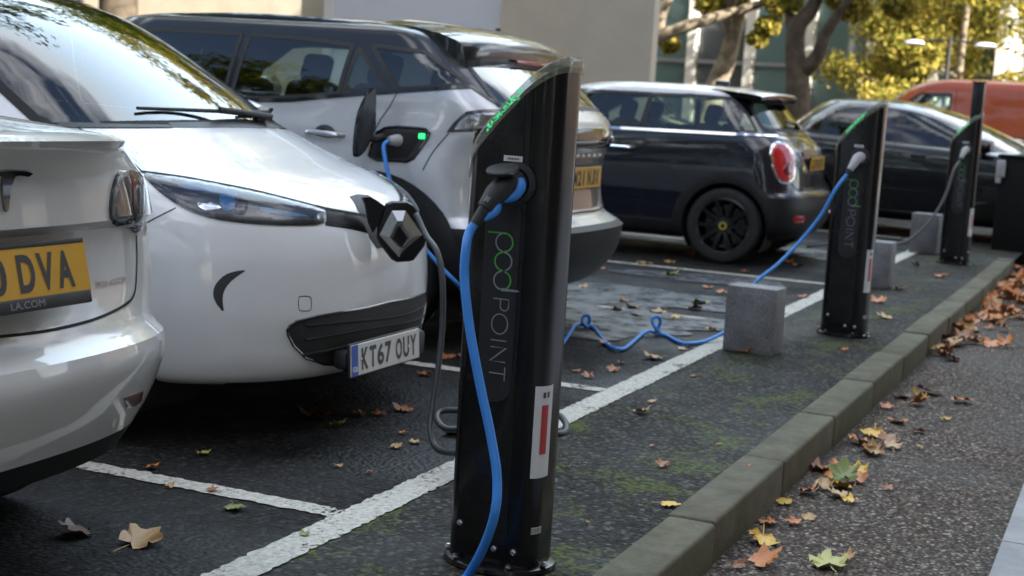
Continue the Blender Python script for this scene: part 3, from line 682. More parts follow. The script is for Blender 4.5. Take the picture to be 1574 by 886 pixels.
def ring_pts(p):
    yn, zn, Ln, nn, w, zsn, zsf, yf, zf, Lf, nf = p
    span = yf - yn
    if Ln + Lf > .98 * span: k = .98 * span / (Ln + Lf); Ln *= k; Lf *= k
    def quarter(L, n, N):
        th = np.linspace(0, np.pi / 2, 600); s = np.sin(th) ** (2 / n); c = np.cos(th) ** (2 / n)
        X = w * s; Y = L * (1 - c); a = np.concatenate([[0], np.cumsum(np.hypot(np.diff(X), np.diff(Y)))]); q = np.linspace(0, a[-1], N)
        return np.interp(q, a, X), np.interp(q, a, Y)
    x1, y1 = quarter(Ln, nn, NQ); z1 = zsn + (zn - zsn) * (1 - y1 / Ln)
    x3, y3 = quarter(Lf, nf, NF); z3 = zsf + (zf - zsf) * (1 - y3 / Lf)
    ys = np.linspace(yn + Ln, yf - Lf, NS + 2)[1:-1]; xs = np.full(NS, w); t = np.linspace(0, 1, NS + 2)[1:-1]; zs = zsn + (zsf - zsn) * t
    X = np.concatenate([x1, xs, x3[::-1]]); Y = np.concatenate([yn + y1, ys, (yf - y3)[::-1]]); Z = np.concatenate([z1, zs, z3[::-1]])
    # gentle bow of the flanks in plan
    u = (Y - (yn + yf) / 2) / max(.3, span / 2); X = X * (1 - .035 * np.clip(u, -1, 1) ** 2 * (X / max(w, 1e-4)))
    return np.stack([X, Y, Z], 1)
class Car:
    def __init__(s, root, levels, res=.022):
        s.root = root; s.org = Vector(root.location); s.rz = root.rotation_euler.z
        A = np.array([l[:11] for l in levels], float); cr = [bool(l[11]) if len(l) > 11 else False for l in levels]
        dn = np.hypot(np.diff(A[:, 0]), np.diff(A[:, 1])); ds = np.hypot(np.diff(A[:, 4]), np.diff(A[:, 5])); df = np.hypot(np.diff(A[:, 7]), np.diff(A[:, 8]))
        step = np.maximum(np.maximum(dn * .7, ds), df * .5) + 1e-3; T = np.concatenate([[0], np.cumsum(step)])
        tq = []
        for i in range(len(step)): n = max(2, int(math.ceil(step[i] / res))); tq += list(T[i] + step[i] * np.arange(n) / n)
        tq.append(T[-1]); tq = np.array(tq)
        B = np.stack([pchip(T, A[:, k], tq, cr) for k in range(11)], 1)
        R = [ring_pts(b) for b in B]; H = len(R[0]); V = []; F = []
        for r in R:
            V.append(r); m = r[1:-1][::-1].copy(); m[:, 0] *= -1; V.append(m)
        s.V = np.concatenate(V); K = 2 * H - 2
        seg = np.clip(np.searchsorted(T, tq, side='right') - 1, 0, len(step) - 1); s.lev = np.repeat(seg[:-1], K)
        for i in range(len(R) - 1):
            for k in range(K):
                a, b = i * K + k, i * K + (k + 1) % K; F.append((a, b, b + K, a + K))
        s.F = np.array(F); s.zone = np.zeros(len(F), int); s.zones = []
        s.bvh = BVHTree.FromPolygons([tuple(v) for v in s.V], [tuple(f) for f in F])
        s.V0 = s.V.copy()
    # rays in the car's own frame
    def loc(s, v): return Matrix.Rotation(-s.rz, 3, 'Z') @ (Vector(v) - s.org)
    def ray(s, axis, q):
        if axis == 'near': return Vector((q[0], -8, q[1])), Vector((0, 1, 0))
        if axis == 'far': return Vector((q[0], 14, q[1])), Vector((0, -1, 0))
        if axis == 'left': return Vector((-4, q[0], q[1])), Vector((1, 0, 0))      # the flank at x < 0
        if axis == 'right': return Vector((4, q[0], q[1])), Vector((-1, 0, 0))
        if axis == 'top': return Vector((q[0], q[1], 6)), Vector((0, 0, -1))
        if axis == 'px':
            o, d = px_ray(q); return s.loc(o), (Matrix.Rotation(-s.rz, 3, 'Z') @ d).normalized()
    def hit(s, axis, q):
        o, d = s.ray(axis, q); l, n, i, t = s.bvh.ray_cast(o, d)
        if l is None: return None
        if n.dot(d) > 0: n = -n
        return l, n
    def px2(s, pts, ax='left'):
        """pixel outline laid on the body, then read off in the flank or end plane"""
        r = []
        for q in pts:
            h = s.hit('px', q)
            if h is None: continue
            l = h[0]; r.append((l.y, l.z) if ax in ('left', 'right') else ((l.x, l.z) if ax in ('near', 'far') else (l.x, l.y)))
        return r
    def proj(s, axis): return {'left': (1, 2), 'right': (1, 2), 'near': (0, 2), 'far': (0, 2), 'top': (0, 1)}[axis]
    def region(s, axis, poly, z, gate=None):
        """faces whose centre falls inside the outline get zone z (-1 = open); the edge is moved on to the outline"""
        C = s.V[s.F].mean(1); a, b = s.proj(axis); m = in_poly(C[:, [a, b]], poly)
        if axis == 'left': m &= C[:, 0] < 0
        if axis == 'right': m &= C[:, 0] > 0
        ymid = (s.V[:, 1].min() + s.V[:, 1].max()) / 2
        if axis == 'near': m &= C[:, 1] < ymid
        if axis == 'far': m &= C[:, 1] > ymid
        if gate is not None: m &= gate(C)
        m &= s.zone != -1
        s.zone[m] = z
        inn = np.zeros(len(s.V), bool); outn = np.zeros(len(s.V), bool); inn[s.F[m].ravel()] = True; outn[s.F[~m].ravel()] = True
        P = np.array(resample(poly, .02))
        for v in np.nonzero(inn & outn)[0]:
            q, d = nearest_on(P, s.V[v][[a, b]])
            if d > .05: continue
            h = s.hit(axis, q)
            if h and (Vector(s.V[v]) - h[0]).length < .09: s.V[v] = h[0]
    def add_zone(s, name, m): s.zones.append((name, m)); return len(s.zones)
    def build(s, name, m, solid=True):
        objs = {}
        for z, (nm, mm) in enumerate([(name, m)] + s.zones):
            f = s.F[s.zone == z]
            if len(f) == 0: continue
            u, inv = np.unique(f, return_inverse=True)
            o = mesh_obj(nm, s.V[u], inv.reshape(f.shape), mm, s.root, angle=28)
            objs[nm] = o
        return objs
    def patch(s, axis, poly, name, m, off=.004, res=.035, rnd=0, parent=None, skirt=.012, bevel=True, maxjump=.25, mirror=False, label=None, inset=None):
        P = [np.array(p, float) for p in poly]
        if rnd: P = chaikin(P, rnd)
        P = resample(P, res)
        if sum(P[i - 1][0] * P[i][1] - P[i][0] * P[i - 1][1] for i in range(len(P))) < 0: P = P[::-1]
        A = np.array(P); lo, hi = A.min(0), A.max(0); nb = len(P)
        gx = np.arange(lo[0] + res / 2, hi[0], res); gy = np.arange(lo[1] + res / 2, hi[1], res)
        G = np.array([(x, y) for x in gx for y in gy]); pts = [Vector(p) for p in P]
        if len(G):
            G = G[in_poly(G, A)]; G = [g for g in G if nearest_on(A, g)[1] > res * .4]; pts += [Vector(g) for g in G]
        vv, ee, ff, *_ = delaunay_2d_cdt(pts, [(i, (i + 1) % nb) for i in range(nb)], [], 1, 1e-7)
        H = [s.hit(axis, (v.x, v.y)) for v in vv]
        edge = {}
        keep = []
        for f in ff:
            if any(H[i] is None for i in f): continue
            c = [H[i][0] for i in f]
            if max((c[i] - c[i - 1]).length for i in range(len(c))) > maxjump: continue
            keep.append(tuple(f))
            for i in range(len(f)):
                a, b = f[i - 1], f[i]; edge[(a, b)] = 1
        bd = [(a, b) for (a, b) in edge if (b, a) not in edge]; bset = {a for a, b in bd} | {b for a, b in bd}
        used = sorted({i for f in keep for i in f}); ix = {i: k for k, i in enumerate(used)}
        V = []; 
        for i in used:
            l, n = H[i]; V.append(l + n * (off * (.55 if (i in bset and bevel) else 1)))
        F = [tuple(ix[i] for i in f) for f in keep]
        if skirt:
            lowi = {}
            for i in bset: lowi[i] = len(V); V.append(H[i][0] - H[i][1] * skirt)
            for a, b in bd: F.append((ix[b], ix[a], lowi[a], lowi[b]))
        r = []
        par = parent or s.root
        # face outwards
        if F:
            f = F[0]; nn = (V[f[1]] - V[f[0]]).cross(V[f[2]] - V[f[0]])
            if nn.dot(H[keep[0][0]][1]) < 0: F = [x[::-1] for x in F]
        o = mesh_obj(name, V, F, m, par, angle=50); r.append(o)
        if label: o['label'] = label
        if mirror:
            o2 = mesh_obj(name, [Vector((-v.x, v.y, v.z)) for v in V], [x[::-1] for x in F], m, par if not isinstance(mirror, bpy.types.Object) else mirror, angle=50); r.append(o2)
        return r
    def line(s, axis, path, name, m=None, wd=.005, off=.0012, rnd=4, parent=None, mirror=False, closed=False, join=None, tube_r=None):
        """thin strip (panel gap, trim) lying on the body; several paths may share one mesh"""
        paths = path if isinstance(path[0][0], (tuple, list, np.ndarray)) else [path]
        V = []; F = []
        bm = bmesh.new() if tube_r else None
        for pa in paths:
            Q = catmull(pa, rnd, closed) if rnd else [np.array(q, float) for q in pa]
            sc = .012 if axis != 'px' else 3.0
            Q = resample(Q, sc, closed=closed)
            H = [s.hit(axis, q) for q in Q]; H = [h for h in H if h]
            if len(H) < 2: continue
            if tube_r:
                tube(bm, [h[0] + h[1] * off for h in H], tube_r, 8); continue
            base = len(V)
            for i, (l, n) in enumerate(H):
                d = H[min(i + 1, len(H) - 1)][0] - H[max(i - 1, 0)][0]
                sd_ = n.cross(d).normalized() * wd / 2
                V += [l + n * off + sd_, l + n * off - sd_]
                if i and (H[i][0] - H[i - 1][0]).length < .12: k = base + 2 * i; F.append((k - 2, k - 1, k + 1, k))
        par = parent or s.root; m = m or M_GAP
        if tube_r:
            o = bm_obj(name, bm, m, par)
            if mirror:
                me = o.data.copy()
                for v in me.vertices: v.co.x *= -1
                me.flip_normals(); o2 = bpy.data.objects.new(name, me); COL.objects.link(o2); o2.parent = par
            return o
        o = mesh_obj(name, V, F, m, par)
        if mirror: mesh_obj(name, [Vector((-v.x, v.y, v.z)) for v in V], [x[::-1] for x in F], m, par)
        return o
def mir(poly): return [(-a, b) for a, b in poly][::-1]
def sym(half):
    """close a half outline given from centre-line to centre-line"""
    return list(half) + [(-a, b) for a, b in half[::-1] if abs(a) > 1e-6]
def arch_poly(cy, cz, r, z0=.0, n=40): return [(cy + r * math.cos(a), max(z0, cz + r * math.sin(a))) for a in np.linspace(0, 2 * math.pi, n, endpoint=False)]
def arch_band(cy, cz, r0, r1, a0, a1, n=28):
    A = np.linspace(rad(a0), rad(a1), n); return [(cy + r1 * math.cos(a), cz + r1 * math.sin(a)) for a in A] + [(cy + r0 * math.cos(a), cz + r0 * math.sin(a)) for a in A[::-1]]
def liner(root, w_, cy, cz, r, m=M_GAP):
    for sx in (-1, 1):
        bm = bmesh.new(); n = 36; rg = []
        for xx in (w_ - .012, w_ - .36):
            rg.append([bm.verts.new((sx * xx, cy + r * math.cos(a), max(.1, cz + r * math.sin(a)))) for a in np.linspace(-.6, math.pi + .6, n)])
        for k in range(n - 1): bm.faces.new((rg[0][k], rg[0][k + 1], rg[1][k + 1], rg[1][k]))
        bm.faces.new(rg[1])
        bm_obj('wheel_arch_liner', bm, m, root)
def wheel(root, x, y, r, wd, rimr, style, m_rim, hub=None, spokes=10):
    sx = -1 if x < 0 else 1
    bm = bmesh.new(); h = wd / 2
    prof = [(rimr - .005, -h * .8), (rimr + .008, -h * .95), (r - .045, -h), (r - .02, -h * .93), (r - .004, -h * .72), (r, -h * .5), (r, h * .5), (r - .004, h * .72), (r - .02, h * .93), (r - .045, h), (rimr + .008, h * .95), (rimr - .005, h * .8)]
    lathe(bm, prof, 64, axis='X', cap=False)
    t = bm_obj('wheel', bm, M_RUBBER, root, loc=(x, y, r), angle=30)
    bm = bmesh.new(); o_ = sx * h
    lathe(bm, [(rimr - .002, o_ * .9), (rimr + .006, o_ * .93), (rimr, o_ * .97), (rimr - .014, o_ * .93), (rimr - .02, o_ * .2), (rimr - .03, -o_ * .7)], 64, axis='X', cap=False)
    lathe(bm, [(0, o_ * .80), (.032, o_ * .80), (.034, o_ * .76), (.07, o_ * .66), (.074, o_ * .3)], 32, axis='X', cap=False)
    if style == 'disc':
        lathe(bm, [(.05, o_ * .7), (rimr * .6, o_ * .82), (rimr - .01, o_ * .78)], 48, axis='X', cap=False)
    else:
        for k in range(spokes):
            a = 2 * math.pi * k / spokes; 
            for da in ((0,) if style == 'single' else (-.1, .1)):
                vs = []
                for (rr, ww, dd) in ((.045, .014, .72), (rimr * .6, .013, .84), (rimr - .008, .018, .84)):
                    aa = a + da * (rr / rimr)
                    for (s1, xo) in ((-1, 0), (1, 0), (1, -.03), (-1, -.03)):
                        cx = o_ * dd + sx * xo; yy = rr * math.cos(aa) - s1 * ww * math.sin(aa); zz = rr * math.sin(aa) + s1 * ww * math.cos(aa)
                        vs.append(bm.verts.new((cx, yy, zz)))
                for q in range(2):
                    for e in range(4): bm.faces.new((vs[q * 4 + e], vs[q * 4 + (e + 1) % 4], vs[q * 4 + 4 + (e + 1) % 4], vs[q * 4 + 4 + e]))
    rim = bm_obj('rim', bm, m_rim, t, angle=35)
    if hub:
        bm = bmesh.new(); lathe(bm, [(.020, o_ * .80), (.031, o_ * .80), (.032, o_ * .83), (.020, o_ * .83)], 24, axis='X', cap=False); bm_obj('hub_ring', bm, hub, t)
    bm = bmesh.new(); lathe(bm, [(rimr - .05, -o_ * .1), (rimr - .05, o_ * .05), (.05, o_ * .05)], 40, axis='X', cap=False); bm_obj('brake_disc', bm, M_DARKCH, t)
    return t
M_SEAT = mat('seat_cloth', (.018, .018, .02), .9, var=.3, vscale=20)
def cabin(root, y0, y1, w_, zf, zb, rows, face):
    """dark tub, dashboard and seats. face=-1: the occupants look towards y=0"""
    bm = bmesh.new(); box(bm, (0, (y0 + y1) / 2, (zf + .12) / 2 + .06), (2 * w_, y1 - y0, zf - .12), bevel=.05); bm_obj('cabin_floor', bm, M_DARKIN, root)
    yd = y0 + .25 if face < 0 else y1 - .25
    bm = bmesh.new(); box(bm, (0, yd, zb - .09), (2 * w_, .42, .2), bevel=.07, seg=3); bm_obj('dashboard', bm, M_DARKIN, root)
    bm = bmesh.new(); c = Vector((-.36 if face < 0 else .36, yd - face * .32, zb - .05))
    R_ = Matrix.Rotation(rad(65 * (1 if face < 0 else -1)), 3, 'X')
    tube(bm, [R_ @ Vector((.185 * math.cos(a), .185 * math.sin(a), 0)) + c for a in np.linspace(0, 2 * math.pi, 33)], .014, 8, cap=False)
    bm_obj('steering_wheel', bm, M_BLACKPL, root)
    for ry in rows:
        for xx in (-.36, .36):
            bm = bmesh.new(); tl = rad(14) * (1 if face < 0 else -1)
            box(bm, (xx, ry + face * .24, zf + .06), (.48, .5, .16), bevel=.06, seg=3)
            box(bm, (xx, ry - face * .06, zf + .36), (.47, .13, .62), bevel=.055, seg=3, rot=Matrix.Rotation(-tl, 3, 'X'))
            box(bm, (xx, ry - face * .14, zf + .735), (.25, .09, .17), bevel=.04, seg=3, rot=Matrix.Rotation(-tl, 3, 'X'))
            for q in (-.06, .06): box(bm, (xx + q, ry - face * .13, zf + .66), (.012, .012, .12))
            bm_obj('seat', bm, M_SEAT, root)
def plate(root, c, s, m_face, text=None, band=False, rx=0.0, rz=0.0, w_=.52, h_=.111, under=None, tsize=.1, label=None, spaces=None):
    """registration plate facing the near side"""
    Rm = Matrix.Rotation(rz, 4, 'Z') @ Matrix.Rotation(rx, 4, 'X'); M = Matrix.Translation(c) @ Rm
    F = M @ Matrix(((1, 0, 0, 0), (0, 0, -1, 0), (0, 1, 0, 0), (0, 0, 0, 1)))        # (u right, v up, w out)
    bm = bmesh.new(); vs = box(bm, (0, 0, 0), (w_, h_, .006), bevel=.002, seg=1); bmesh.ops.transform(bm, matrix=F, verts=bm.verts)
    pl = bm_obj('number_plate', bm, m_face, root, smooth=False)
    if label: pl['label'] = label
    bm = bmesh.new(); box(bm, (0, 0, -.007), (w_ + .012, h_ + .012, .008), bevel=.003, seg=1); bmesh.ops.transform(bm, matrix=F, verts=bm.verts); bm_obj('plate_backing', bm, M_BLACKPL, pl, smooth=False)
    x0 = -w_ / 2 + (.052 if band else .008); x1 = w_ / 2 - .008
    if text:
        n = len(text); cw = .0485; k = 0; tot = sum(.024 if ch == ' ' else (.0265 if ch in '1I' else cw) + .0095 for ch in text) - .0095; x = (x0 + x1) / 2 - tot / 2
        bm = bmesh.new()
        for ch in text:
            if ch == ' ': x += .024; continue
            V, Fc = text_mesh(ch, .1125, .0035, 1, 0)
            xs = [v.x for v in V]; ys = [v.y for v in V]; sx = cw / (max(xs) - min(xs)) if ch not in '1I' else 1; sy = .079 / (max(ys) - min(ys)); cx = (max(xs) + min(xs)) / 2; cy = (max(ys) + min(ys)) / 2
            vv = [bm.verts.new(F @ Vector(((v.x - cx) * sx + x + cw / 2, (v.y - cy) * sy, .0042))) for v in V]
            for f in Fc: bm.faces.new([vv[i] for i in f])
            x += cw + .0095
        bm_obj('lettering', bm, M_PRINT, pl, smooth=False)
    if band:
        bm = bmesh.new(); box(bm, (-w_ / 2 + .024, 0, .0022), (.044, h_ - .002, .004)); bmesh.ops.transform(bm, matrix=F, verts=bm.verts); bn = bm_obj('blue_band', bm, mat('plate_blue', (.02, .09, .42), .4), pl, smooth=False)
        text_obj('lettering', 'GB', .026, F @ Matrix.Translation((-w_ / 2 + .024, -.032, .0045)), M_STICKER, bn, bold=.0005)
    return pl, F
M_PLATEY = mat('yellow_plate', (.62, .33, .015), .4, var=.06); M_PLATEW = mat('white_plate', (.62, .62, .60), .4)
M_GLASSD = glass('dark_window_glass', (.10, .12, .12)); M_GLASSM = glass('tinted_window_glass', (.70, .80, .74)); M_GLASSW = glass('windscreen_glass', (.55, .62, .60))
M_LENS = glass('clear_lens', (.85, .87, .9), ior=1.33)
# ------------------------------------------------------------------ 1. white electric hatchback, nose to the kerb
M_WHITE = paint('white_pearl_paint', (.77, .78, .80), dirt=.03)
root = thing('parked_car', 'white electric hatchback facing the kerb with its front badge flap open, plate KT67 OUY', 'car', (4.72, 2.535, 0))
# yn zn Ln nn | w zsn zsf | yf zf Lf nf | crease
LV = [(.55, .17, .60, 2.4, .70, .19, .19, 3.7, .22, .5, 2.4),
      (.14, .185, .66, 2.3, .80, .20, .20, 4.0, .24, .5, 2.4, 1),
      (.045, .225, .70, 2.45, .835, .235, .235, 4.06, .30, .5, 2.4),
      (.012, .33, .72, 2.45, .855, .34, .34, 4.084, .40, .5, 2.4),
      (.0, .48, .74, 2.45, .865, .50, .50, 4.084, .55, .5, 2.4),
      (.008, .62, .76, 2.45, .866, .64, .64, 4.06, .68, .5, 2.4),
      (.035, .72, .78, 2.45, .862, .75, .75, 4.03, .78, .5, 2.4),
      (.085, .80, .78, 2.4, .852, .84, .86, 4.0, .90, .5, 2.4),
      (.22, .88, .78, 2.4, .838, .905, .95, 3.97, .98, .5, 2.3),
      (.45, .963, .74, 2.4, .815, .965, 1.01, 3.95, 1.02, .5, 2.3),
      (0.66, 1.045, .62, 2.4, .785, 1.02, 1.07, 3.92, 1.08, .5, 2.2, 1),
      (0.70, 1.06, .62, 2.4, .775, 1.035, 1.085, 3.90, 1.10, .5, 2.2, 1),
      (1.00, 1.25, .60, 2.3, .70, 1.235, 1.235, 3.80, 1.27, .5, 2.2),
      (1.27, 1.40, .60, 2.2, .655, 1.38, 1.38, 3.66, 1.42, .5, 2.2),
      (1.48, 1.485, .6, 2.2, .625, 1.463, 1.463, 3.55, 1.49, .5, 2.2),
      (1.70, 1.538, .6, 2.2, .575, 1.522, 1.522, 3.42, 1.535, .5, 2.2),
      (1.95, 1.565, .6, 2.2, .45, 1.555, 1.55, 3.3, 1.56, .5, 2.2),
      (2.25, 1.577, .4, 2.2, .25, 1.573, 1.57, 3.0, 1.573, .3, 2.2),
      (2.40, 1.58, .1, 2.0, .02, 1.58, 1.58, 2.8, 1.58, .1, 2.0)]
c = Car(root, LV)
AY0, AY1, WR = .80, 3.38, .31
for sx in ('left', 'right'):
    for ay in (AY0, AY1): c.region(sx, arch_poly(ay, WR, .36), -1, gate=lambda C: np.abs(C[:, 0]) > .5)
ws = sym([(0, 1.072), (.25, 1.070), (.45, 1.062), (.60, 1.052), (.685, 1.048), (.70, 1.06), (.678, 1.15), (.655, 1.243), (.615, 1.385), (.585, 1.455), (.55, 1.49), (.40, 1.515), (.2, 1.525), (0, 1.528)])
c.region('near', ws, -1)
sw1 = [(1.22, 1.07), (1.50, 1.24), (1.75, 1.385), (2.05, 1.45), (2.08, 1.09)]; sw2 = [(2.16, 1.09), (2.14, 1.455), (2.6, 1.45), (3.0, 1.39), (3.05, 1.13)]
for sx in ('left', 'right'):
    for P in (sw1, sw2): c.region(sx, P, -1)
zs = c.add_zone('lower_sill', M_BLACKPL)
c.zone[(c.V[c.F].mean(1)[:, 2] < .212) & (c.zone == 0)] = zs
rw = sym([(0, 1.12), (.5, 1.12), (.58, 1.15), (.5, 1.38), (0, 1.43)]); c.region('far', rw, -1)
c.build('body', M_WHITE)
c.patch('near', ws, 'windscreen', M_GLASSW, off=.002, skirt=0, res=.05, bevel=False)
c.patch('far', rw, 'rear_window', M_GLASSD, off=.002, skirt=0, bevel=False)
for P in (sw1, sw2):
    for sx in ('left', 'right'): c.patch(sx, P, 'side_window', M_GLASSD, off=.002, skirt=0, bevel=False)
c.line('near', [tuple(q) for q in ws], 'windscreen_seal', M_GAP, wd=.035, off=.003, rnd=0, closed=True)
M_TRIMB = mat('satin_black_trim', (.008, .008, .009), .38, spec=.25)
c.line('near', [(-.68, 1.045), (-.45, 1.055), (0, 1.066), (.45, 1.055), (.68, 1.045)], 'cowl', M_TRIMB, wd=.035, off=.004)
cabin(root, .85, 3.6, .62, .5, 1.06, (2.05, 3.0), -1)
# wipers
for xa, xb, z0 in ((.30, -.42, 1.085), (.66, .12, 1.085)):
    bm = bmesh.new(); a = c.hit('near', (xa, z0))[0]; b = c.hit('near', (xb, z0 + .02))[0]; mm = c.hit('near', ((xa + xb) / 2, z0 + .012))[0]
    tube(bm, [a + Vector((0, -.02, .015)), mm + Vector((0, -.02, .02)), b + Vector((0, -.012, .012))], [.009, .008, .006], 8)
    tube(bm, [a + Vector((-.1, -.03, .0)), a + Vector((0, -.035, .015)), mm + Vector((0, -.03, .03))], [.014, .014, .008], 8)
    bm_obj('wiper', bm, M_BLACKPL, root)
# headlights: dark bowl, chrome and blue lens details, clear cover
HL = [(216, 266), (240, 270), (275, 274), (315, 281), (383, 294), (433, 306), (497, 323), (501, 331), (499, 346), (450, 348), (383, 345), (329, 338), (293, 326), (261, 308), (236, 288)]
M_LAMPDARK = mat('lamp_bowl', (.03, .035, .045), .25, coat=.5); M_BLUE = mat('blue_lamp_trim', (.02, .17, .42), .25, .1, coat=.6)
def lp(pts, name, m, off, rnd=1, par=None, res=5): return c.patch('px', pts, name, m, off=off, rnd=rnd, parent=par, res=res, skirt=.006, maxjump=.2)
def mirror_tree(objs):
    for o in objs:
        me = o.data.copy()
        for v in me.vertices: v.co.x *= -1
        me.flip_normals(); o2 = bpy.data.objects.new(o.name.split('.')[0], me); COL.objects.link(o2); o2.parent = o.parent
hl = lp(HL, 'headlight', M_LAMPDARK, .002)[0]
subs = [lp([(268, 281), (300, 284), (340, 291), (368, 297), (366, 303), (320, 296), (280, 290)], 'blue_trim', M_BLUE, .005, par=hl)[0],
        lp([(302, 312), (318, 310), (338, 315), (340, 323), (318, 325), (306, 320)], 'reflector', M_CHROME, .006, par=hl)[0],
        lp([(336, 300), (352, 296), (362, 306), (360, 322), (346, 328), (338, 316)], 'blue_trim', M_BLUE, .005, par=hl)[0],
        lp([(366, 306), (378, 305), (382, 318), (376, 332), (364, 330), (360, 318)], 'projector_lens', M_BLACKGLOSS, .009, rnd=2, par=hl)[0],
        lp([(398, 318), (430, 324), (470, 331), (474, 335), (430, 332), (400, 326)], 'blue_trim', mat('light_blue_trim', (.12, .30, .48), .25, .1), .006, par=hl)[0],
        lp([(488, 328), (498, 329), (497, 344), (490, 342), (486, 335)], 'indicator', M_SATIN, .006, par=hl)[0],
        lp(HL, 'clear_cover', M_LENS, .010, par=hl)[0]]
hl2 = bpy.data.objects.new('headlight', hl.data.copy()); COL.objects.link(hl2); hl2.parent = root
for v in hl2.data.vertices: v.co.x *= -1
hl2.data.flip_normals()
for o in subs:
    me = o.data.copy()
    for v in me.vertices: v.co.x *= -1
    me.flip_normals(); o2 = bpy.data.objects.new(o.name.split('.')[0], me); COL.objects.link(o2); o2.parent = hl2
M_TRIMB = mat('satin_black_trim', (.008, .008, .009), .38, spec=.25)
c.line('px', [(214, 264), (275, 272), (315, 279), (383, 292), (433, 304), (500, 321), (566, 333)], 'bonnet_gap', wd=.012, off=.003, mirror=True)
tr = c.patch('px', [(499, 321), (530, 327), (575, 336), (600, 345), (598, 366), (575, 361), (541, 353), (500, 347)], 'nose_trim', M_TRIMB, off=.003, res=5, mirror=True)
c.patch('near', sym([(0, .66), (.07, .66), (.105, .70), (.105, .80), (.07, .84), (0, .845)]), 'charge_port_recess', M_BLACKPL, off=.003, res=.03)
# badge flap, swung open towards the camera
fl_c = px_plane((612, 357), 0, 4.64) - root.location
nrm = (Vector((0, 0, CAM_H)) - (fl_c + root.location)); nrm.z *= .3; nrm.normalize(); nrm = (nrm + Vector((-.05, -.25, .05))).normalized()
u = Vector((0, 0, 1)).cross(nrm).normalized(); v = nrm.cross(u)
Fm = Matrix(((u.x, v.x, nrm.x, fl_c.x), (u.y, v.y, nrm.y, fl_c.y), (u.z, v.z, nrm.z, fl_c.z), (0, 0, 0, 1))) @ Matrix.Rotation(rad(-2), 4, 'Z')
def on_flap(q, h=0.0):
    o_, d_ = px_ray(q); P0 = fl_c + root.location; t_ = (P0 - o_).dot(nrm) / d_.dot(nrm); return o_ + d_ * t_ - root.location + nrm * h
HX = [(595, 315), (604, 312), (626, 312), (635, 317), (641, 325), (655, 368), (651, 378), (636, 398), (628, 400), (611, 401), (603, 397), (585, 374), (582, 366), (583, 350)]
bm = bmesh.new(); ft = [bm.verts.new(on_flap(q, .0)) for q in HX]; cx_ = on_flap((617, 357)); fb = [bm.verts.new(on_flap(q, -.012) + (on_flap(q) - cx_) * .06) for q in HX]; fk = [bm.verts.new(on_flap(q, -.05)) for q in HX]; fi = [bm.verts.new(cx_ + (on_flap(q) - cx_) * .86 + nrm * .004) for q in HX]
bm.faces.new(fi); bm.faces.new(fk[::-1]); n_ = len(HX)
for A_, B_ in ((fi, ft), (ft, fb), (fb, fk)):
    for k in range(n_): bm.faces.new((A_[k], A_[(k + 1) % n_], B_[(k + 1) % n_], B_[k]))
flap = bm_obj('badge_flap', bm, M_TRIMB, root, angle=35)
OD = [(602, 324), (623, 324), (649, 361), (613, 396), (583, 361)]; ID = [(613, 348), (614, 348), (626, 366), (617, 381), (604, 365)]
bm = bmesh.new(); vo = [bm.verts.new(on_flap(q, .006)) for q in OD]; vi = [bm.verts.new(on_flap(q, .008)) for q in ID]
vm = [bm.verts.new(on_flap((.35 * a_[0] + .65 * b_[0], .35 * a_[1] + .65 * b_[1]), .026)) for a_, b_ in zip(OD, ID)]
for k in range(5):
    j = (k + 1) % 5; bm.faces.new((vo[k], vo[j], vm[j], vm[k])); bm.faces.new((vm[k], vm[j], vi[j], vi[k]))
bm_obj('diamond_badge', bm, mat('badge_chrome', (.50, .50, .51), .24, .9), flap, smooth=False)
SPK = [(558, 304), (570, 303), (581, 309), (594, 318), (588, 338), (575, 358), (569, 344), (566, 332), (563, 316)]
bm = bmesh.new(); f = bm.faces.new([bm.verts.new(on_flap(q, -.018)) for q in SPK]); r_ = bmesh.ops.extrude_face_region(bm, geom=[f]); bmesh.ops.translate(bm, vec=nrm * -.03, verts=[g for g in r_['geom'] if isinstance(g, bmesh.types.BMVert)])
bm_obj('flap_hinge', bm, M_TRIMB, flap, smooth=False)
# slash vents, tow cover, grille, plate
FOG = [(380, 415), (362, 417), (346, 422), (333, 434), (327, 447), (329, 463), (345, 483), (342, 464), (343, 450), (352, 435), (366, 424)]
c.patch('px', FOG, 'air_slot', mat('slot_grey_plastic', (.04, .042, .045), .6), off=.002, res=5, rnd=1, mirror=True)
c.line('px', [(459, 459), (463, 456), (474, 456), (478, 460), (478, 474), (474, 478), (463, 478), (459, 474)], 'tow_eye_cover', M_DARKCH, wd=.003, closed=True)
gl = c.px2([(441, 508), (445, 500), (455, 494), (487, 486), (525, 480), (564, 473), (600, 467)], 'near'); gb = c.px2([(443, 517), (451, 532), (469, 550), (496, 560), (541, 562), (570, 560)], 'near')
GP = [(x, z) for x, z in gl if x < -.01] ; GB = [(x, z) for x, z in gb if x < -.01]
half = [(0, GB[-1][1] - .004)] + [(-x, z) for x, z in GB[::-1]] + [(-x, z) for x, z in GP] + [(0, GP[-1][1] + .004)]
gpoly = sym(half)
gr = c.patch('near', gpoly, 'lower_grille', M_BLACKPL, off=.002, res=.03)[0]
zlo, zhi = min(z for x, z in gpoly), max(z for x, z in gpoly); xm = max(x for x, z in gpoly)
for k in range(3):
    zz = zlo + (zhi - zlo) * (.38 + .19 * k)
    path = [(x, zz + .012 * math.cos(5 * x + k)) for x in np.linspace(-xm * .86, xm * .86, 24)]
    c.line('near', path, 'grille_bar', M_GAP, parent=gr, off=.002, tube_r=.006)
c.line('near', gpoly, 'grille_surround', M_DARKCH, rnd=0, off=.002, closed=True, parent=gr, tube_r=.0045)
c.line('px', [(218, 347), (240, 335), (270, 320)], 'wing_gap', wd=.004, mirror=True)
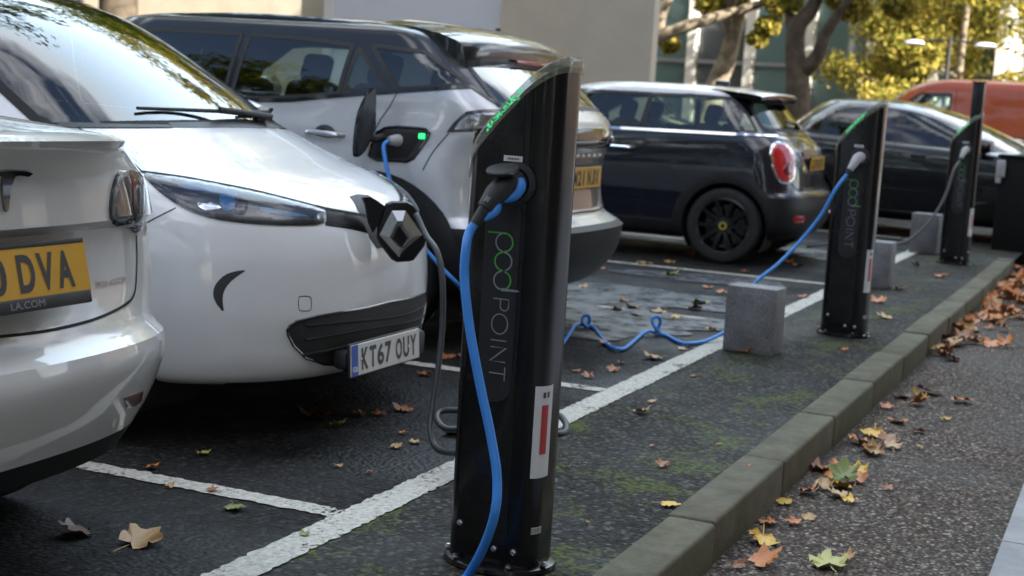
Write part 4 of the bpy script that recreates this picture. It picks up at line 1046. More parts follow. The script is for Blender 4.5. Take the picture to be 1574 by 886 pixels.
c.line('px', [(107, 172), (106, 182), (112, 192), (150, 214), (200, 248), (216, 262)], 'wing_gap', wd=.006, mirror=True)
bm = bmesh.new(); box(bm, (0, -.005, .275), (.56, .05, .10), bevel=.02); box(bm, (-.29, .01, .28), (.06, .06, .07), bevel=.02); bm_obj('plate_plinth', bm, M_BLACKPL, root)
kp, F_ = plate(root, (-.045, -.03, .279), 1, M_PLATEW, 'KT67 OUY', band=True, rx=rad(-4), h_=.113)
for sx in (-.19, .17):
    bm = bmesh.new(); lathe(bm, [(0, .006), (.004, .0058), (.006, .0035), (.006, .002)], 12, c=(sx, 0, 0), cap=False)
    bmesh.ops.transform(bm, matrix=F_, verts=bm.verts); bm_obj('plate_screw', bm, M_STICKER, kp)
for x in (-.775, .775):
    for y in (AY0, AY1): wheel(root, x, y, WR, .2, .21, 'single', M_SATIN, spokes=9)
liner(root, .83, AY0, WR, .36); liner(root, .83, AY1, WR, .36)
bm = bmesh.new(); box(bm, (0, 2.15, .22), (1.2, 3.0, .1), bevel=.04); bm_obj('underbody', bm, M_GAP, root)
for sx in (-1, 1):
    bm = bmesh.new(); lathe(bm, [(0, -.1), (.06, -.09), (.085, -.02), (.08, .05), (.0, .06)], 20, axis='Y', c=(0, 0, 0), sx=1.25, sy=.85, cap=False); box(bm, (-sx * .14, .02, -.05), (.14, .06, .05), bevel=.015)
    bm_obj('door_mirror', bm, M_WHITE, root, loc=(sx * .93, 1.28, 1.08))
for sx in ('left', 'right'): c.line(sx, [[(1.12, 1.06), (1.05, .8), (1.1, .5), (1.2, .28)], [(2.09, 1.1), (2.08, .6), (2.1, .28)], [(3.05, 1.1), (3.02, .8), (2.85, .5)], [(1.2, .28), (2.8, .28)]], 'door_gap')
for sx in (-1, 1):
    for hy in (1.9, 2.9): bm = bmesh.new(); box(bm, (sx * .862, hy, .86), (.025, .16, .025), bevel=.008); bm_obj('door_handle', bm, M_WHITE, root)
for sx in (-1, 1): c.patch('far', [(sx * .52, .80), (sx * .70, .82), (sx * .72, 1.0), (sx * .52, .98)], 'tail_light', mat('red_lens', (.35, .01, .012), .12, coat=.8), res=.03, rnd=1)
# ------------------------------------------------------------------ 2. pearl white saloon, its tail to the kerb (left edge)
M_PEARL = paint('pearl_white_paint', (.64, .635, .62), dirt=.04)
root = thing('parked_car', 'pearl white saloon at the left edge, tail to the kerb, with chrome T emblem', 'car', (2.29, 2.045, 0))
LV = [(.75, .22, .60, 2.5, .70, .20, .20, 4.3, .20, .6, 2.4),
      (.34, .28, .62, 2.4, .80, .22, .24, 4.5, .22, .7, 2.4),
      (.12, .335, .62, 2.35, .87, .25, .28, 4.6, .26, .8, 2.4, 1),
      (.075, .40, .62, 2.3, .89, .31, .32, 4.64, .32, .8, 2.4, 1),
      (.03, .48, .62, 2.25, .91, .40, .42, 4.68, .42, .85, 2.4),
      (.0, .59, .62, 2.25, .925, .53, .54, 4.69, .54, .9, 2.4),
      (.008, .625, .62, 2.25, .925, .565, .60, 4.68, .60, .9, 2.4, 1),
      (.045, .65, .62, 2.27, .922, .60, .63, 4.66, .64, .9, 2.4),
      (.075, .695, .58, 2.35, .922, .665, .68, 4.62, .69, .9, 2.4, 1),
      (.10, .76, .55, 2.5, .925, .74, .74, 4.55, .73, .9, 2.4),
      (.105, .885, .53, 2.5, .893, .845, .80, 4.4, .78, .9, 2.4),
      (.07, .907, .54, 2.45, .880, .87, .82, 4.35, .79, .9, 2.4, 1),
      (.075, .985, .55, 2.4, .862, .95, .86, 4.25, .83, .9, 2.4),
      (.06, 1.035, .57, 2.25, .81, .99, .89, 4.15, .85, .9, 2.4),
      (.04, 1.072, .60, 2.15, .765, 1.025, .90, 4.05, .865, .9, 2.4),
      (.022, 1.09, .60, 2.12, .745, 1.045, .915, 4.0, .875, .9, 2.4, 1),
      (.06, 1.103, .60, 2.12, .735, 1.055, .92, 3.95, .885, .9, 2.4, 1),
      (.30, 1.122, .60, 2.2, .745, 1.06, .94, 3.7, .915, .9, 2.4),
      (.50, 1.14, .70, 2.2, .75, 1.075, .96, 3.45, .95, .8, 2.3, 1),
      (1.0, 1.28, .8, 2.2, .69, 1.19, 1.12, 2.95, 1.15, .8, 2.3),
      (1.5, 1.39, .6, 2.2, .60, 1.34, 1.30, 2.5, 1.34, .6, 2.2),
      (1.75, 1.43, .3, 2.2, .48, 1.40, 1.39, 2.3, 1.42, .3, 2.2),
      (1.95, 1.442, .05, 2, .02, 1.44, 1.44, 2.1, 1.44, .05, 2)]
c = Car(root, LV)
AY0, AY1, WR = .97, 3.84, .335
for sx in ('left', 'right'):
    for ay in (AY0, AY1): c.region(sx, arch_poly(ay, WR, .375), -1, gate=lambda C: np.abs(C[:, 0]) > .5)
zb = c.add_zone('rear_diffuser', mat('diffuser_black', (.007, .007, .007), .7, spec=.2)); c.zone[(c.lev < 3) & (c.zone == 0)] = zb
rw = sym([(0, 1.155), (.4, 1.15), (.58, 1.13), (.55, 1.2), (.42, 1.38), (0, 1.42)]); c.region('near', rw, -1)
wsf = sym([(0, .97), (.5, .98), (.66, 1.0), (.55, 1.2), (.45, 1.36), (0, 1.41)]); c.region('far', wsf, -1)
sw1 = [(1.05, 1.05), (1.3, 1.22), (1.62, 1.33), (1.98, 1.36), (2.0, 1.04)]; sw2 = [(2.08, 1.04), (2.06, 1.36), (2.4, 1.33), (2.95, 1.14), (3.15, 1.02)]
for sx in ('left', 'right'):
    for P in (sw1, sw2): c.region(sx, P, -1)
c.build('body', M_PEARL)
c.patch('near', rw, 'rear_window', M_GLASSD, off=.002, skirt=0, bevel=False); c.patch('far', wsf, 'windscreen', M_GLASSD, off=.002, skirt=0, bevel=False)
for P in (sw1, sw2):
    for sx in ('left', 'right'): c.patch(sx, P, 'side_window', M_GLASSD, off=.002, skirt=0, bevel=False)
cabin(root, .9, 3.4, .66, .45, 1.0, (1.6, 2.5), 1)
# boot lid shut line
c.line('px', [(-60, 524), (0, 518), (60, 511), (102, 503), (140, 493), (168, 482), (190, 470), (203, 458), (208, 440), (210, 400), (209, 362)], 'boot_gap', wd=.007, off=.0015)
h = [z_[0] for z_ in (c.hit('px', q) for q in ((0, 518), (60, 511), (102, 503), (140, 493), (168, 482), (190, 470), (203, 458), (208, 440), (210, 400), (209, 362))) if z_]
c.line('near', [(-q.x, q.z) for q in h if q.x > .03], 'boot_gap', wd=.007, off=.0015)
c.line('px', [(215, 270), (232, 276), (300, 290)], 'wing_gap', wd=.004)
# tail lamps
TL = [(180, 263), (193, 260), (207, 263), (216, 270), (219, 300), (218, 342), (214, 353), (206, 360), (198, 351), (180, 346), (169, 342), (167, 318), (172, 285)]
M_LAMPSMOKE = mat('smoked_lamp', (.10, .10, .11), .15, .3, coat=.8); M_LAMPPALE = mat('silver_lamp_bowl', (.55, .54, .52), .28, .25, coat=.6)
tl = c.patch('px', TL, 'tail_light', M_LAMPSMOKE, off=.003, res=4, rnd=1, maxjump=.2)[0]
lpt = c.patch('px', [(182, 268), (195, 265), (200, 280), (200, 318), (196, 340), (182, 340), (171, 336), (171, 315), (175, 288)], 'reflector', M_LAMPPALE, off=.007, res=4, rnd=1, parent=tl)[0]
lrt = c.patch('px', [(204, 272), (213, 276), (215, 300), (214, 336), (207, 346), (203, 320)], 'reflector', mat('amber_grey_lamp', (.16, .15, .16), .2, .3), off=.007, res=4, rnd=1, parent=tl)[0]
cv = c.patch('px', TL, 'clear_cover', M_LENS, off=.013, res=4, rnd=1, parent=tl)[0]
tl2 = bpy.data.objects.new('tail_light', tl.data.copy()); COL.objects.link(tl2); tl2.parent = root
for v in tl2.data.vertices: v.co.x *= -1
tl2.data.flip_normals()
for o in (lpt, lrt, cv):
    me = o.data.copy()
    for v in me.vertices: v.co.x *= -1
    me.flip_normals(); o2 = bpy.data.objects.new(o.name.split('.')[0], me); COL.objects.link(o2); o2.parent = tl2
c.patch('px', [(190, 612), (220, 601), (217, 616), (208, 624), (193, 628)], 'rear_reflector', mat('dark_red_reflector', (.10, .012, .012), .2, coat=.5), off=.003, res=4, mirror=True)
# emblem: a T in a plain chrome shape
tp = [(-.066, .064), (-.046, .074), (0, .080), (.046, .074), (.066, .064), (.056, .052), (.030, .058), (.016, .056), (.005, -.07), (0, -.080), (-.005, -.07), (-.016, .056), (-.030, .058), (-.056, .052)]
c.patch('near', [(x + .0, .988 + z * .55) for x, z in tp], 'tail_emblem', mat('emblem_chrome', (.30, .30, .31), .12, 1.0), off=.007, res=.02, bevel=False)
pl, F_ = plate(root, (-.045, .040, .818), 1, M_PLATEY, 'LB20 DVA', rx=rad(-13), h_=.113)
bm = bmesh.new(); box(bm, (0, -.064, .0), (.505, .028, .016), bevel=.004); box(bm, (0, .058, -.001), (.51, .010, .012), bevel=.002); bmesh.ops.transform(bm, matrix=F_, verts=bm.verts); hd = bm_obj('plate_holder', bm, M_BLACKPL, pl, angle=30)
V, Fc = text_mesh('LA.COM', .021, 0, 1.0, 0, 'RIGHT')
V2 = []
xr = max(v.x for v in V); xl = min(v.x for v in V)
mesh_obj('lettering', [F_ @ Vector(((v.x - xr) * 1.32 + .105, v.y - .0645, .0086)) for v in V], Fc, M_GREY, hd, smooth=False)
bm = bmesh.new(); box(bm, (0, 0, -.035), (.46, .08, .06), bevel=.01); bmesh.ops.transform(bm, matrix=F_, verts=bm.verts); bm_obj('plate_recess', bm, M_BLACKPL, root)
V, Fc = text_mesh('DUAL MOTOR', .0185, .0006, 1.35, 0.0)
ph = c.hit('px', (169, 435)); xw = max(v.x for v in V) - min(v.x for v in V)
VV = []; ok = True
hl_ = c.hit('px', (147, 439))[0]; hr_ = (c.hit('px', (193, 430)) or c.hit('px', (185, 431)) or c.hit('px', (175, 433)))[0]
for v in V:
    tt_ = v.x / xw + .5; x = hl_.x + (hr_.x - hl_.x) * tt_; z = hl_.z + (hr_.z - hl_.z) * tt_ + v.y
    h_ = c.hit('near', (x, z)) or (Vector((x, .3, z)), Vector((0, -1, 0))); VV.append(h_[0] + h_[1] * .002)
mesh_obj('lettering', VV, Fc, M_SATIN, root, smooth=False)
for x in (-.81, .81):
    for y in (AY0, AY1): wheel(root, x, y, WR, .235, .235, 'single', M_DARKCH, spokes=10)
liner(root, .88, AY0, WR, .375); liner(root, .88, AY1, WR, .375)
bm = bmesh.new(); box(bm, (0, 2.3, .24), (1.4, 3.6, .12), bevel=.04); bm_obj('underbody', bm, M_GAP, root)
for sx in (-1, 1):
    bm = bmesh.new(); lathe(bm, [(0, .1), (.06, .09), (.085, .02), (.08, -.05), (.0, -.06)], 20, axis='Y', sx=1.25, sy=.8, cap=False); box(bm, (-sx * .14, -.02, -.04), (.14, .06, .04), bevel=.012)
    bm_obj('door_mirror', bm, M_PEARL, root, loc=(sx * 1.0, 3.0, .98))
for sx in ('left', 'right'): c.line(sx, [[(1.05, 1.05), (1.3, .8), (1.35, .5)], [(2.04, 1.04), (2.05, .3)], [(3.1, 1.0), (3.15, .7), (3.1, .3)], [(1.4, .3), (3.1, .3)]], 'door_gap')
for sx in (-1, 1): c.patch('far', [(sx * .45, .66), (sx * .78, .70), (sx * .74, .80), (sx * .5, .74)], 'headlight', M_LAMPDARK, res=.03, rnd=1)
# ------------------------------------------------------------------ 3. silver crossover with black roof, tail to the kerb
M_SILVER = paint('silver_paint', (.52, .53, .55), metal=.35, rough=.32, dirt=.03)
M_BLACKPAINT = paint('black_roof_paint', (.010, .011, .013), dirt=.05)
M_CLAD = mat('grey_black_cladding', (.014, .014, .015), .5, spec=.3, var=.2, vscale=15, bump=.1, bscale=400)
root = thing('parked_car', 'silver crossover with black roof and its rear charge flap open behind the nearest post', 'car', (7.07, 2.57, 0))
LV = [(.60, .22, .5, 2.6, .74, .22, .22, 3.7, .24, .5, 2.4),
      (.20, .27, .5, 2.5, .82, .26, .26, 3.95, .26, .6, 2.4),
      (.08, .36, .5, 2.5, .87, .35, .35, 4.05, .34, .6, 2.4),
      (.015, .48, .5, 2.5, .885, .48, .48, 4.09, .5, .7, 2.4),
      (.0, .585, .5, 2.5, .885, .575, .58, 4.10, .6, .7, 2.4, 1),
      (.035, .61, .5, 2.5, .885, .60, .60, 4.10, .62, .7, 2.4, 1),
      (.12, .66, .5, 2.5, .885, .66, .66, 4.08, .68, .7, 2.4),
      (.145, .82, .5, 2.5, .885, .82, .78, 4.04, .80, .7, 2.4),
      (.125, .95, .5, 2.4, .88, .96, .88, 3.95, .90, .7, 2.4),
      (.09, 1.03, .5, 2.4, .87, 1.05, .95, 3.75, .97, .8, 2.4, 1),
      (.12, 1.12, .42, 2.5, .85, 1.14, 1.05, 3.7, 1.05, .8, 2.3),
      (.20, 1.18, .34, 2.6, .84, 1.205, 1.15, 3.55, 1.12, .7, 2.3, 1),
      (.36, 1.32, .30, 2.7, .80, 1.34, 1.31, 3.25, 1.28, .7, 2.2),
      (.48, 1.42, .30, 2.7, .755, 1.445, 1.445, 3.0, 1.43, .6, 2.2),
      (.60, 1.515, .32, 2.6, .70, 1.545, 1.555, 2.8, 1.53, .5, 2.2),
      (.85, 1.57, .35, 2.3, .42, 1.585, 1.59, 2.6, 1.585, .4, 2.2),
      (1.2, 1.59, .2, 2, .02, 1.605, 1.605, 2.2, 1.60, .2, 2)]
c = Car(root, LV)
AY0, AY1, WR = .87, 3.32, .345
for sx in ('left', 'right'):
    for ay in (AY0, AY1): c.region(sx, arch_poly(ay, WR, .385), -1, gate=lambda C: np.abs(C[:, 0]) > .5)
# black greenhouse: outline read on the flank
GH = c.px2([(60, 158), (200, 155), (350, 156), (450, 154), (527, 147), (612, 141), (725, 134), (776, 168)])
GH = [(GH[0][0] + .9, GH[0][1] - .05)] + GH + [(GH[-1][0] - .3, GH[-1][1] + .1), (-.2, 1.8), (4.0, 1.8)]
zr = c.add_zone('roof', M_BLACKPAINT)
for sx in ('left', 'right'): c.region(sx, GH, zr)
zc = c.add_zone('bumper_cladding', M_CLAD); Cn = c.V[c.F].mean(1)
c.zone[(c.lev < 5) & (Cn[:, 1] < .80) & (c.zone == 0)] = zc
c.zone[(Cn[:, 2] < .36) & (c.zone == 0)] = zc
W1 = c.px2([(100, 150), (140, 95), (215, 49), (250, 46), (372, 53), (345, 143), (240, 150)]); W2 = c.px2([(385, 54), (470, 60), (543, 70), (520, 144), (450, 150), (355, 152)])
W3 = c.px2([(552, 74), (597, 138), (527, 144)]); W4 = c.px2([(572, 70), (655, 81), (722, 131), (613, 138)])
for P in (W1, W2, W3, W4):
    for sx in ('left', 'right'): c.region(sx, P, -1)
RL = [c.hit('px', q)[0] for q in ((712, 92), (728, 112), (748, 138), (766, 162))]
rw = sym([(0, 1.20), (.40, 1.20)] + [(-q.x, q.z) for q in RL[::-1]] + [(0, RL[0].z + .01)]); print('RL', [(round(q.x, 3), round(q.y, 3), round(q.z, 3)) for q in RL]); c.region('near', rw, -1)
wsf = sym([(0, 1.15), (.5, 1.15), (.66, 1.17), (.6, 1.33), (.5, 1.43), (0, 1.48)]); c.region('far', wsf, -1)
c.build('body', M_SILVER)
for P, m in ((W1, M_GLASSM), (W2, M_GLASSM), (W3, M_GLASSD), (W4, M_GLASSD)):
    for sx in ('left', 'right'):
        c.patch(sx, P, 'side_window', m, off=.001, skirt=0, bevel=False)
        c.line(sx, P, 'window_seal', M_BLACKPL, wd=.022, off=.003, rnd=0, closed=True)
c.patch('near', rw, 'rear_window', M_GLASSD, off=.001, skirt=0, bevel=False); c.patch('far', wsf, 'windscreen', M_GLASSW, off=.001, skirt=0, bevel=False)
c.line('near', rw, 'window_seal', M_BLACKPL, wd=.03, off=.003, rnd=0, closed=True)
bl = [q for q in GH if q[1] < 1.5 and q[0] > .05]
for sx in ('left', 'right'): c.line(sx, bl, 'belt_trim', M_BLACKGLOSS, wd=.02, off=.004, rnd=0)
cabin(root, .9, 3.2, .64, .6, 1.14, (1.25, 2.1), 1)
# roof rails
for sx in (-1, 1):
    bm = bmesh.new(); pts = [px_plane(q, 0, 6.41) - root.location for q in ((222, 45), (240, 28), (300, 22), (400, 23), (500, 30), (600, 43), (640, 53), (657, 62))]; P = [(sx * .66, q.y, q.z - (.012 if 0 < i < 7 else .03)) for i, q in enumerate(pts)]
    P = catmull(P, 6); tube(bm, P, .019, 10)
    bm_obj('roof_rail', bm, M_BLACKGLOSS, root)
# roof spoiler with brake light
bm = bmesh.new(); rows = []
for (y, zt, zb_, hw) in ((.98, 1.592, 1.575, .55), (.75, 1.573, 1.535, .63), (.60, 1.546, 1.475, .66), (.50, 1.515, 1.405, .675), (.455, 1.485, 1.372, .67), (.442, 1.455, 1.382, .66)):
    top = []; bot = []
    for k in range(13):
        u_ = -1 + k / 6; cr_ = .018 * (1 - u_ * u_); yy = y + .06 * abs(u_) ** 3
        top.append(bm.verts.new((u_ * hw, yy, zt + cr_ - .02 * abs(u_) ** 4))); bot.append(bm.verts.new((u_ * hw * .99, yy, zb_ + cr_ * .7 - .02 * abs(u_) ** 4)))
    rows.append(top + bot[::-1])
for a, b in zip(rows[:-1], rows[1:]):
    for k in range(26): bm.faces.new((a[k], a[(k + 1) % 26], b[(k + 1) % 26], b[k]))
bm.faces.new(rows[0]); bm.faces.new(rows[-1])
sp = bm_obj('roof_spoiler', bm, M_BLACKPAINT, root, angle=55)
bm = bmesh.new(); box(bm, (0, .440, 1.415), (.42, .012, .022), bevel=.004); bm_obj('brake_light', bm, mat('brake_red', (.30, .012, .012), .2, coat=.6), sp)
for sx in (-1, 1):
    bm = bmesh.new(); box(bm, (sx * .555, .42, 1.30), (.05, .12, .17), bevel=.015, rot=Matrix.Rotation(rad(-25), 3, 'X')); 
    for vv in bm.verts: pass
    bm.free()
# tail light bar: dark band across with pale wings
M_LAMPGREY = mat('smoked_grey_lamp', (.05, .052, .06), .12, coat=.8)
TF = c.px2([(686, 204), (697, 189), (716, 172), (735, 169), (768, 168), (800, 172), (815, 196), (780, 202)]); TG = c.px2([(698, 200), (706, 188), (720, 177), (745, 174), (770, 175), (775, 195), (730, 198)])
for ax in ('left', 'right'):
    c.patch(ax, TF, 'tail_light', M_LAMPGREY, off=.004, res=.03)
    c.patch(ax, TG, 'lamp_glass', mat('silver_lamp', (.38, .38, .42), .15, .8), off=.009, res=.03)
tb = c.patch('near', sym([(0, 1.0), (.5, 1.0), (.80, 1.01), (.80, 1.09), (.5, 1.10), (0, 1.10)]), 'light_bar', M_BLACKGLOSS, off=.006, res=.04)[0]
for sx in (-1, 1):
    for k in range(5):
        bm = bmesh.new(); h_ = c.hit('near', (sx * (.50 + k * .055), 1.045)); lathe(bm, [(0, -.012), (.012, -.012), (.013, 0)], 14, axis='Y', c=tuple(h_[0]), cap=False); bm_obj('lamp_stud', bm, M_SATIN, tb)
c.patch('near', sym([(0, .68), (.30, .68), (.36, .72), (.40, .92), (.38, .945), (0, .95)]), 'tailgate_reflection', M_DARKCH if False else paint('silver_dark_reflection', (.16, .155, .15), .6, .3), off=.004, res=.04)  # darker silver patch: the tail's dark reflections are painted into the colour
pl, F_ = plate(root, (.0, .115, .845), 1, M_PLATEY, 'LM21 NJX', rx=rad(0))
bm = bmesh.new()
for k, x in enumerate((-.20, -.12, -.04, .04, .12, .20)): box(bm, (x, .108, .962), (.045, .006, .014), bevel=.001, seg=1); bm_obj('badge_letter', bm, M_CHROME, root, smooth=False); bm = bmesh.new()
bm.free()
c.line('near', [(-.78, .98), (-.70, .75), (-.45, .67), (0, .665), (.45, .67), (.70, .75), (.78, .98)], 'tailgate_gap', wd=.007, off=.006)
# doors
DG = [[(612, 141), (598, 166), (585, 184), (574, 206), (560, 232)], [(347, 155), (335, 200)], [(690, 205), (665, 235), (650, 262)]]
for pa in DG:
    q = c.px2(pa); 
    for sx in ('left', 'right'): c.line(sx, q, 'door_gap', wd=.006)
for sx in ('left', 'right'): c.line(sx, [[(2.02, 1.1), (2.02, .4)], [(2.85, 1.08), (2.87, .6), (2.8, .4)], [(1.4, .38), (2.8, .38)], [(1.25, .85), (1.38, .55), (1.4, .38)]], 'door_gap', wd=.006)
for sx in (-1, 1):
    for k, hy in enumerate((1.155, 2.15)):
        h_ = c.hit('left', (hy, 1.005)); x_ = -h_[0].x
        bm = bmesh.new(); P = [(sx * (x_ - .01), hy - .11, 1.0), (sx * (x_ + .028), hy - .075, 1.003), (sx * (x_ + .035), hy, 1.008), (sx * (x_ + .028), hy + .075, 1.008), (sx * (x_ - .01), hy + .11, 1.005)]
        tube(bm, catmull(P, 6), .014, 10); dh = bm_obj('door_handle', bm, mat('silver_trim', (.5, .51, .53), .25, .7, coat=.8), root)
        bm = bmesh.new(); lathe(bm, [(.055, 0), (.05, .002), (0, .003)], 24, axis='X', c=(0, 0, 0), cap=False)
        for vv in bm.verts: vv.co = Vector((sx * (x_ + vv.co.x * 1), hy + vv.co.y * 1.1, 1.008 + vv.co.z * .75))
        bm_obj('handle_cup', bm, M_DARKCH, dh)
# arch and sill cladding
for sx in ('left', 'right'):
    for ay in (AY0, AY1): c.patch(sx, arch_band(ay, WR, .383, .50, -12, 192), 'arch_cladding', M_CLAD, off=.012, res=.04, skirt=.02)
    c.patch(sx, [(1.30, .25), (1.35, .40), (2.85, .40), (2.9, .25)], 'sill_cladding', M_CLAD, off=.010, res=.05)
# charge port, flap and plug
PO = [(566, 240), (571, 222), (579, 204), (592, 197), (612, 195), (640, 197), (655, 199), (661, 205), (658, 213), (636, 244), (626, 249), (580, 247)]
pq = c.px2(PO); c2 = c.patch('left', pq, 'charge_port', M_BLACKPL, off=.004, res=.02, rnd=0)[0]
inner = c.px2([(576, 238), (582, 212), (594, 203), (640, 204), (648, 208), (630, 240), (622, 244), (584, 243)])
c.patch('left', inner, 'port_well', M_GAP, off=.008, res=.02, parent=c2, rnd=1)
c.line('left', pq, 'port_rim', M_BLACKGLOSS, rnd=0, closed=True, off=.004, tube_r=.006, parent=c2)
h_ = c.hit('px', (650, 210)); bm = bmesh.new(); box(bm, tuple(h_[0] + h_[1] * .012), (.008, .034, .026), bevel=.004); bm_obj('charge_indicator', bm, mat('charge_green', (0, .3, .1), .4, emit=(.03, 1, .25), estr=.5), c2)
bm = bmesh.new(); box(bm, tuple(h_[0] + h_[1] * .017), (.002, .014, .007)); bm_obj('indicator_mark', bm, mat('red_mark', (.4, .05, .04), .5), c2)
fq = [px_plane(a, 0, x) - root.location for a, x in (((547, 238), 6.10), ((549, 200), 6.08), ((556, 168), 6.08), ((572, 138), 6.08), ((578, 141), 6.08), ((578, 170), 6.08), ((577, 200), 6.09), ((566, 226), 6.12), ((554, 240), 6.14))]
fq = [Vector(q) for q in catmull([tuple(q) for q in fq], 3, True)]
bm = bmesh.new(); f = bm.faces.new([bm.verts.new(q) for q in fq]); r_ = bmesh.ops.extrude_face_region(bm, geom=[f]); bmesh.ops.translate(bm, vec=(.004, .02, .0), verts=[g for g in r_['geom'] if isinstance(g, bmesh.types.BMVert)])
fp = bm_obj('charge_flap', bm, M_BLACKGLOSS, root, angle=30)
bm = bmesh.new()
q0 = px_plane((578, 205), 0, 6.12) - root.location; q1 = px_plane((572, 212), 0, 6.09) - root.location
tube(bm, [px_plane((588, 212), 0, 6.18) - root.location, px_plane((578, 214), 0, 6.13) - root.location, px_plane((568, 212), 0, 6.11) - root.location], .02, 10); bm_obj('flap_hinge', bm, M_BLACKPL, fp)
for x in (-.785, .785):
    for y in (AY0, AY1): wheel(root, x, y, WR, .215, .225, 'single', M_DARKCH, spokes=5)
liner(root, .84, AY0, WR, .385, M_GAP); liner(root, .84, AY1, WR, .385, M_GAP)
bm = bmesh.new(); box(bm, (0, 2.1, .26), (1.35, 3.4, .12), bevel=.04); bm_obj('underbody', bm, M_GAP, root)
for sx in (-1, 1):
    bm = bmesh.new(); lathe(bm, [(0, .1), (.07, .09), (.1, .02), (.095, -.05), (.0, -.06)], 20, axis='Y', sx=1.2, sy=.85, cap=False); box(bm, (-sx * .14, -.02, -.05), (.14, .06, .05), bevel=.015)
    bm_obj('door_mirror', bm, M_BLACKPAINT, root, loc=(sx * .95, 2.7, 1.2))
    c.patch('far', [(sx * .45, .80), (sx * .80, .84), (sx * .78, .93), (sx * .5, .90)], 'headlight', M_LAMPDARK, res=.03, rnd=1)
bm = bmesh.new(); h1 = c.hit('near', (0, 1.22))[0]; tube(bm, [h1 + Vector((0, -.02, 0)), h1 + Vector((-.15, -.015, .01)), h1 + Vector((-.32, -.01, .02))], [.014, .01, .007], 8); bm_obj('rear_wiper', bm, M_BLACKPL, root)
# ------------------------------------------------------------------ 4. dark blue three-door hatchback with white roof
M_NAVY = paint('navy_paint', (.005, .0065, .014), metal=0, rough=.3, dirt=.05)
M_ROOFW = paint('white_roof_paint', (.75, .76, .77), dirt=.02)
root = thing('parked_car', 'dark blue three door hatchback with white roof and red oval tail lamp', 'car', (12.31, 2.5, 0))
LV = [(.50, .17, .40, 2.8, .72, .18, .18, 3.3, .18, .45, 2.6),
      (.14, .22, .40, 2.8, .80, .20, .20, 3.57, .22, .5, 2.5),
      (.03, .33, .38, 2.8, .845, .30, .30, 3.64, .32, .55, 2.5),
      (.0, .47, .38, 2.8, .862, .46, .46, 3.67, .47, .6, 2.5),
      (.012, .57, .38, 2.8, .8635, .56, .56, 3.66, .58, .6, 2.5, 1),
      (.055, .61, .38, 2.8, .862, .62, .62, 3.64, .66, .65, 2.5),
      (.085, .80, .38, 2.7, .855, .78, .78, 3.58, .80, .7, 2.4),
      (.13, .95, .38, 2.6, .838, .94, .90, 3.42, .88, .75, 2.4),
      (.20, 1.035, .38, 2.5, .815, 1.035, .99, 3.02, .95, .7, 2.4),
      (.235, 1.06, .38, 2.5, .80, 1.06, 1.02, 2.77, 1.0, .5, 2.3, 1),
      (.37, 1.22, .42, 2.5, .735, 1.22, 1.20, 2.50, 1.20, .5, 2.3),
      (.48, 1.345, .42, 2.6, .675, 1.355, 1.35, 2.24, 1.35, .5, 2.2),
      (.52, 1.385, .42, 2.6, .650, 1.385, 1.385, 2.18, 1.385, .5, 2.2, 1),
      (.70, 1.428, .4, 2.4, .52, 1.430, 1.430, 2.02, 1.418, .45, 2.2),
      (1.1, 1.45, .15, 2, .02, 1.45, 1.45, 1.4, 1.45, .15, 2)]
c = Car(root, LV)
AY0, AY1, WR = .62, 2.93, .308
for sx in ('left', 'right'):
    for ay in (AY0, AY1): c.region(sx, arch_poly(ay, WR, .35), -1, gate=lambda C: np.abs(C[:, 0]) > .5)
zr = c.add_zone('roof', M_ROOFW); zg = c.add_zone('window_pillars', M_BLACKGLOSS); zc = c.add_zone('lower_cladding', M_CLAD)
Cn = c.V[c.F].mean(1)
c.zone[(Cn[:, 2] > 1.352) & (c.zone == 0)] = zr
c.zone[(Cn[:, 2] > 1.062) & (Cn[:, 2] <= 1.352) & (c.zone == 0)] = zg
c.zone[(Cn[:, 2] < .27) & (c.zone == 0)] = zc
c.zone[(Cn[:, 2] < .56) & (Cn[:, 1] < .42) & (c.zone == 0)] = zc
W1 = [(1.40, 1.075), (1.36, 1.335), (1.72, 1.335), (2.06, 1.30), (2.42, 1.15), (2.48, 1.06)]; W2 = c.px2([(1003, 147), (1060, 146), (1125, 152), (1150, 178), (1163, 203), (1080, 203), (988, 199)])
for P in (W1, W2):
    for sx in ('left', 'right'): c.region(sx, P, -1)
rw = sym([(0, 1.10), (.45, 1.10), (.60, 1.105), (.63, 1.13), (.56, 1.28), (.5, 1.315), (0, 1.32)]); c.region('near', rw, -1)
wsf = sym([(0, 1.06), (.5, 1.06), (.66, 1.07), (.58, 1.25), (.5, 1.32), (0, 1.36)]); c.region('far', wsf, -1)
c.build('body', M_NAVY)
for P, m in ((W1, M_GLASSM), (W2, M_GLASSM)):
    for sx in ('left', 'right'): c.patch(sx, P, 'side_window', m, off=.001, skirt=0, bevel=False); c.line(sx, P, 'window_seal', M_BLACKPL, wd=.025, off=.003, rnd=0, closed=True)
c.patch('near', rw, 'rear_window', M_GLASSM, off=.001, skirt=0, bevel=False); c.patch('far', wsf, 'windscreen', M_GLASSW, off=.001, skirt=0, bevel=False)
c.line('near', rw, 'window_seal', M_BLACKPL, wd=.03, off=.003, rnd=0, closed=True)
cabin(root, .65, 2.8, .62, .46, 1.0, (1.05, 1.8), 1)
# waistline chrome all round
for sx in ('left', 'right'): c.line(sx, [(y, 1.052 - .012 * (y - .3)) for y in np.linspace(.3, 2.75, 14)], 'waist_trim', M_CHROME, wd=.022, off=.006, rnd=0)
c.line('near', [(x, 1.062) for x in np.linspace(-.78, .78, 20)], 'waist_trim', M_DARKCH, wd=.02, off=.006, rnd=0)
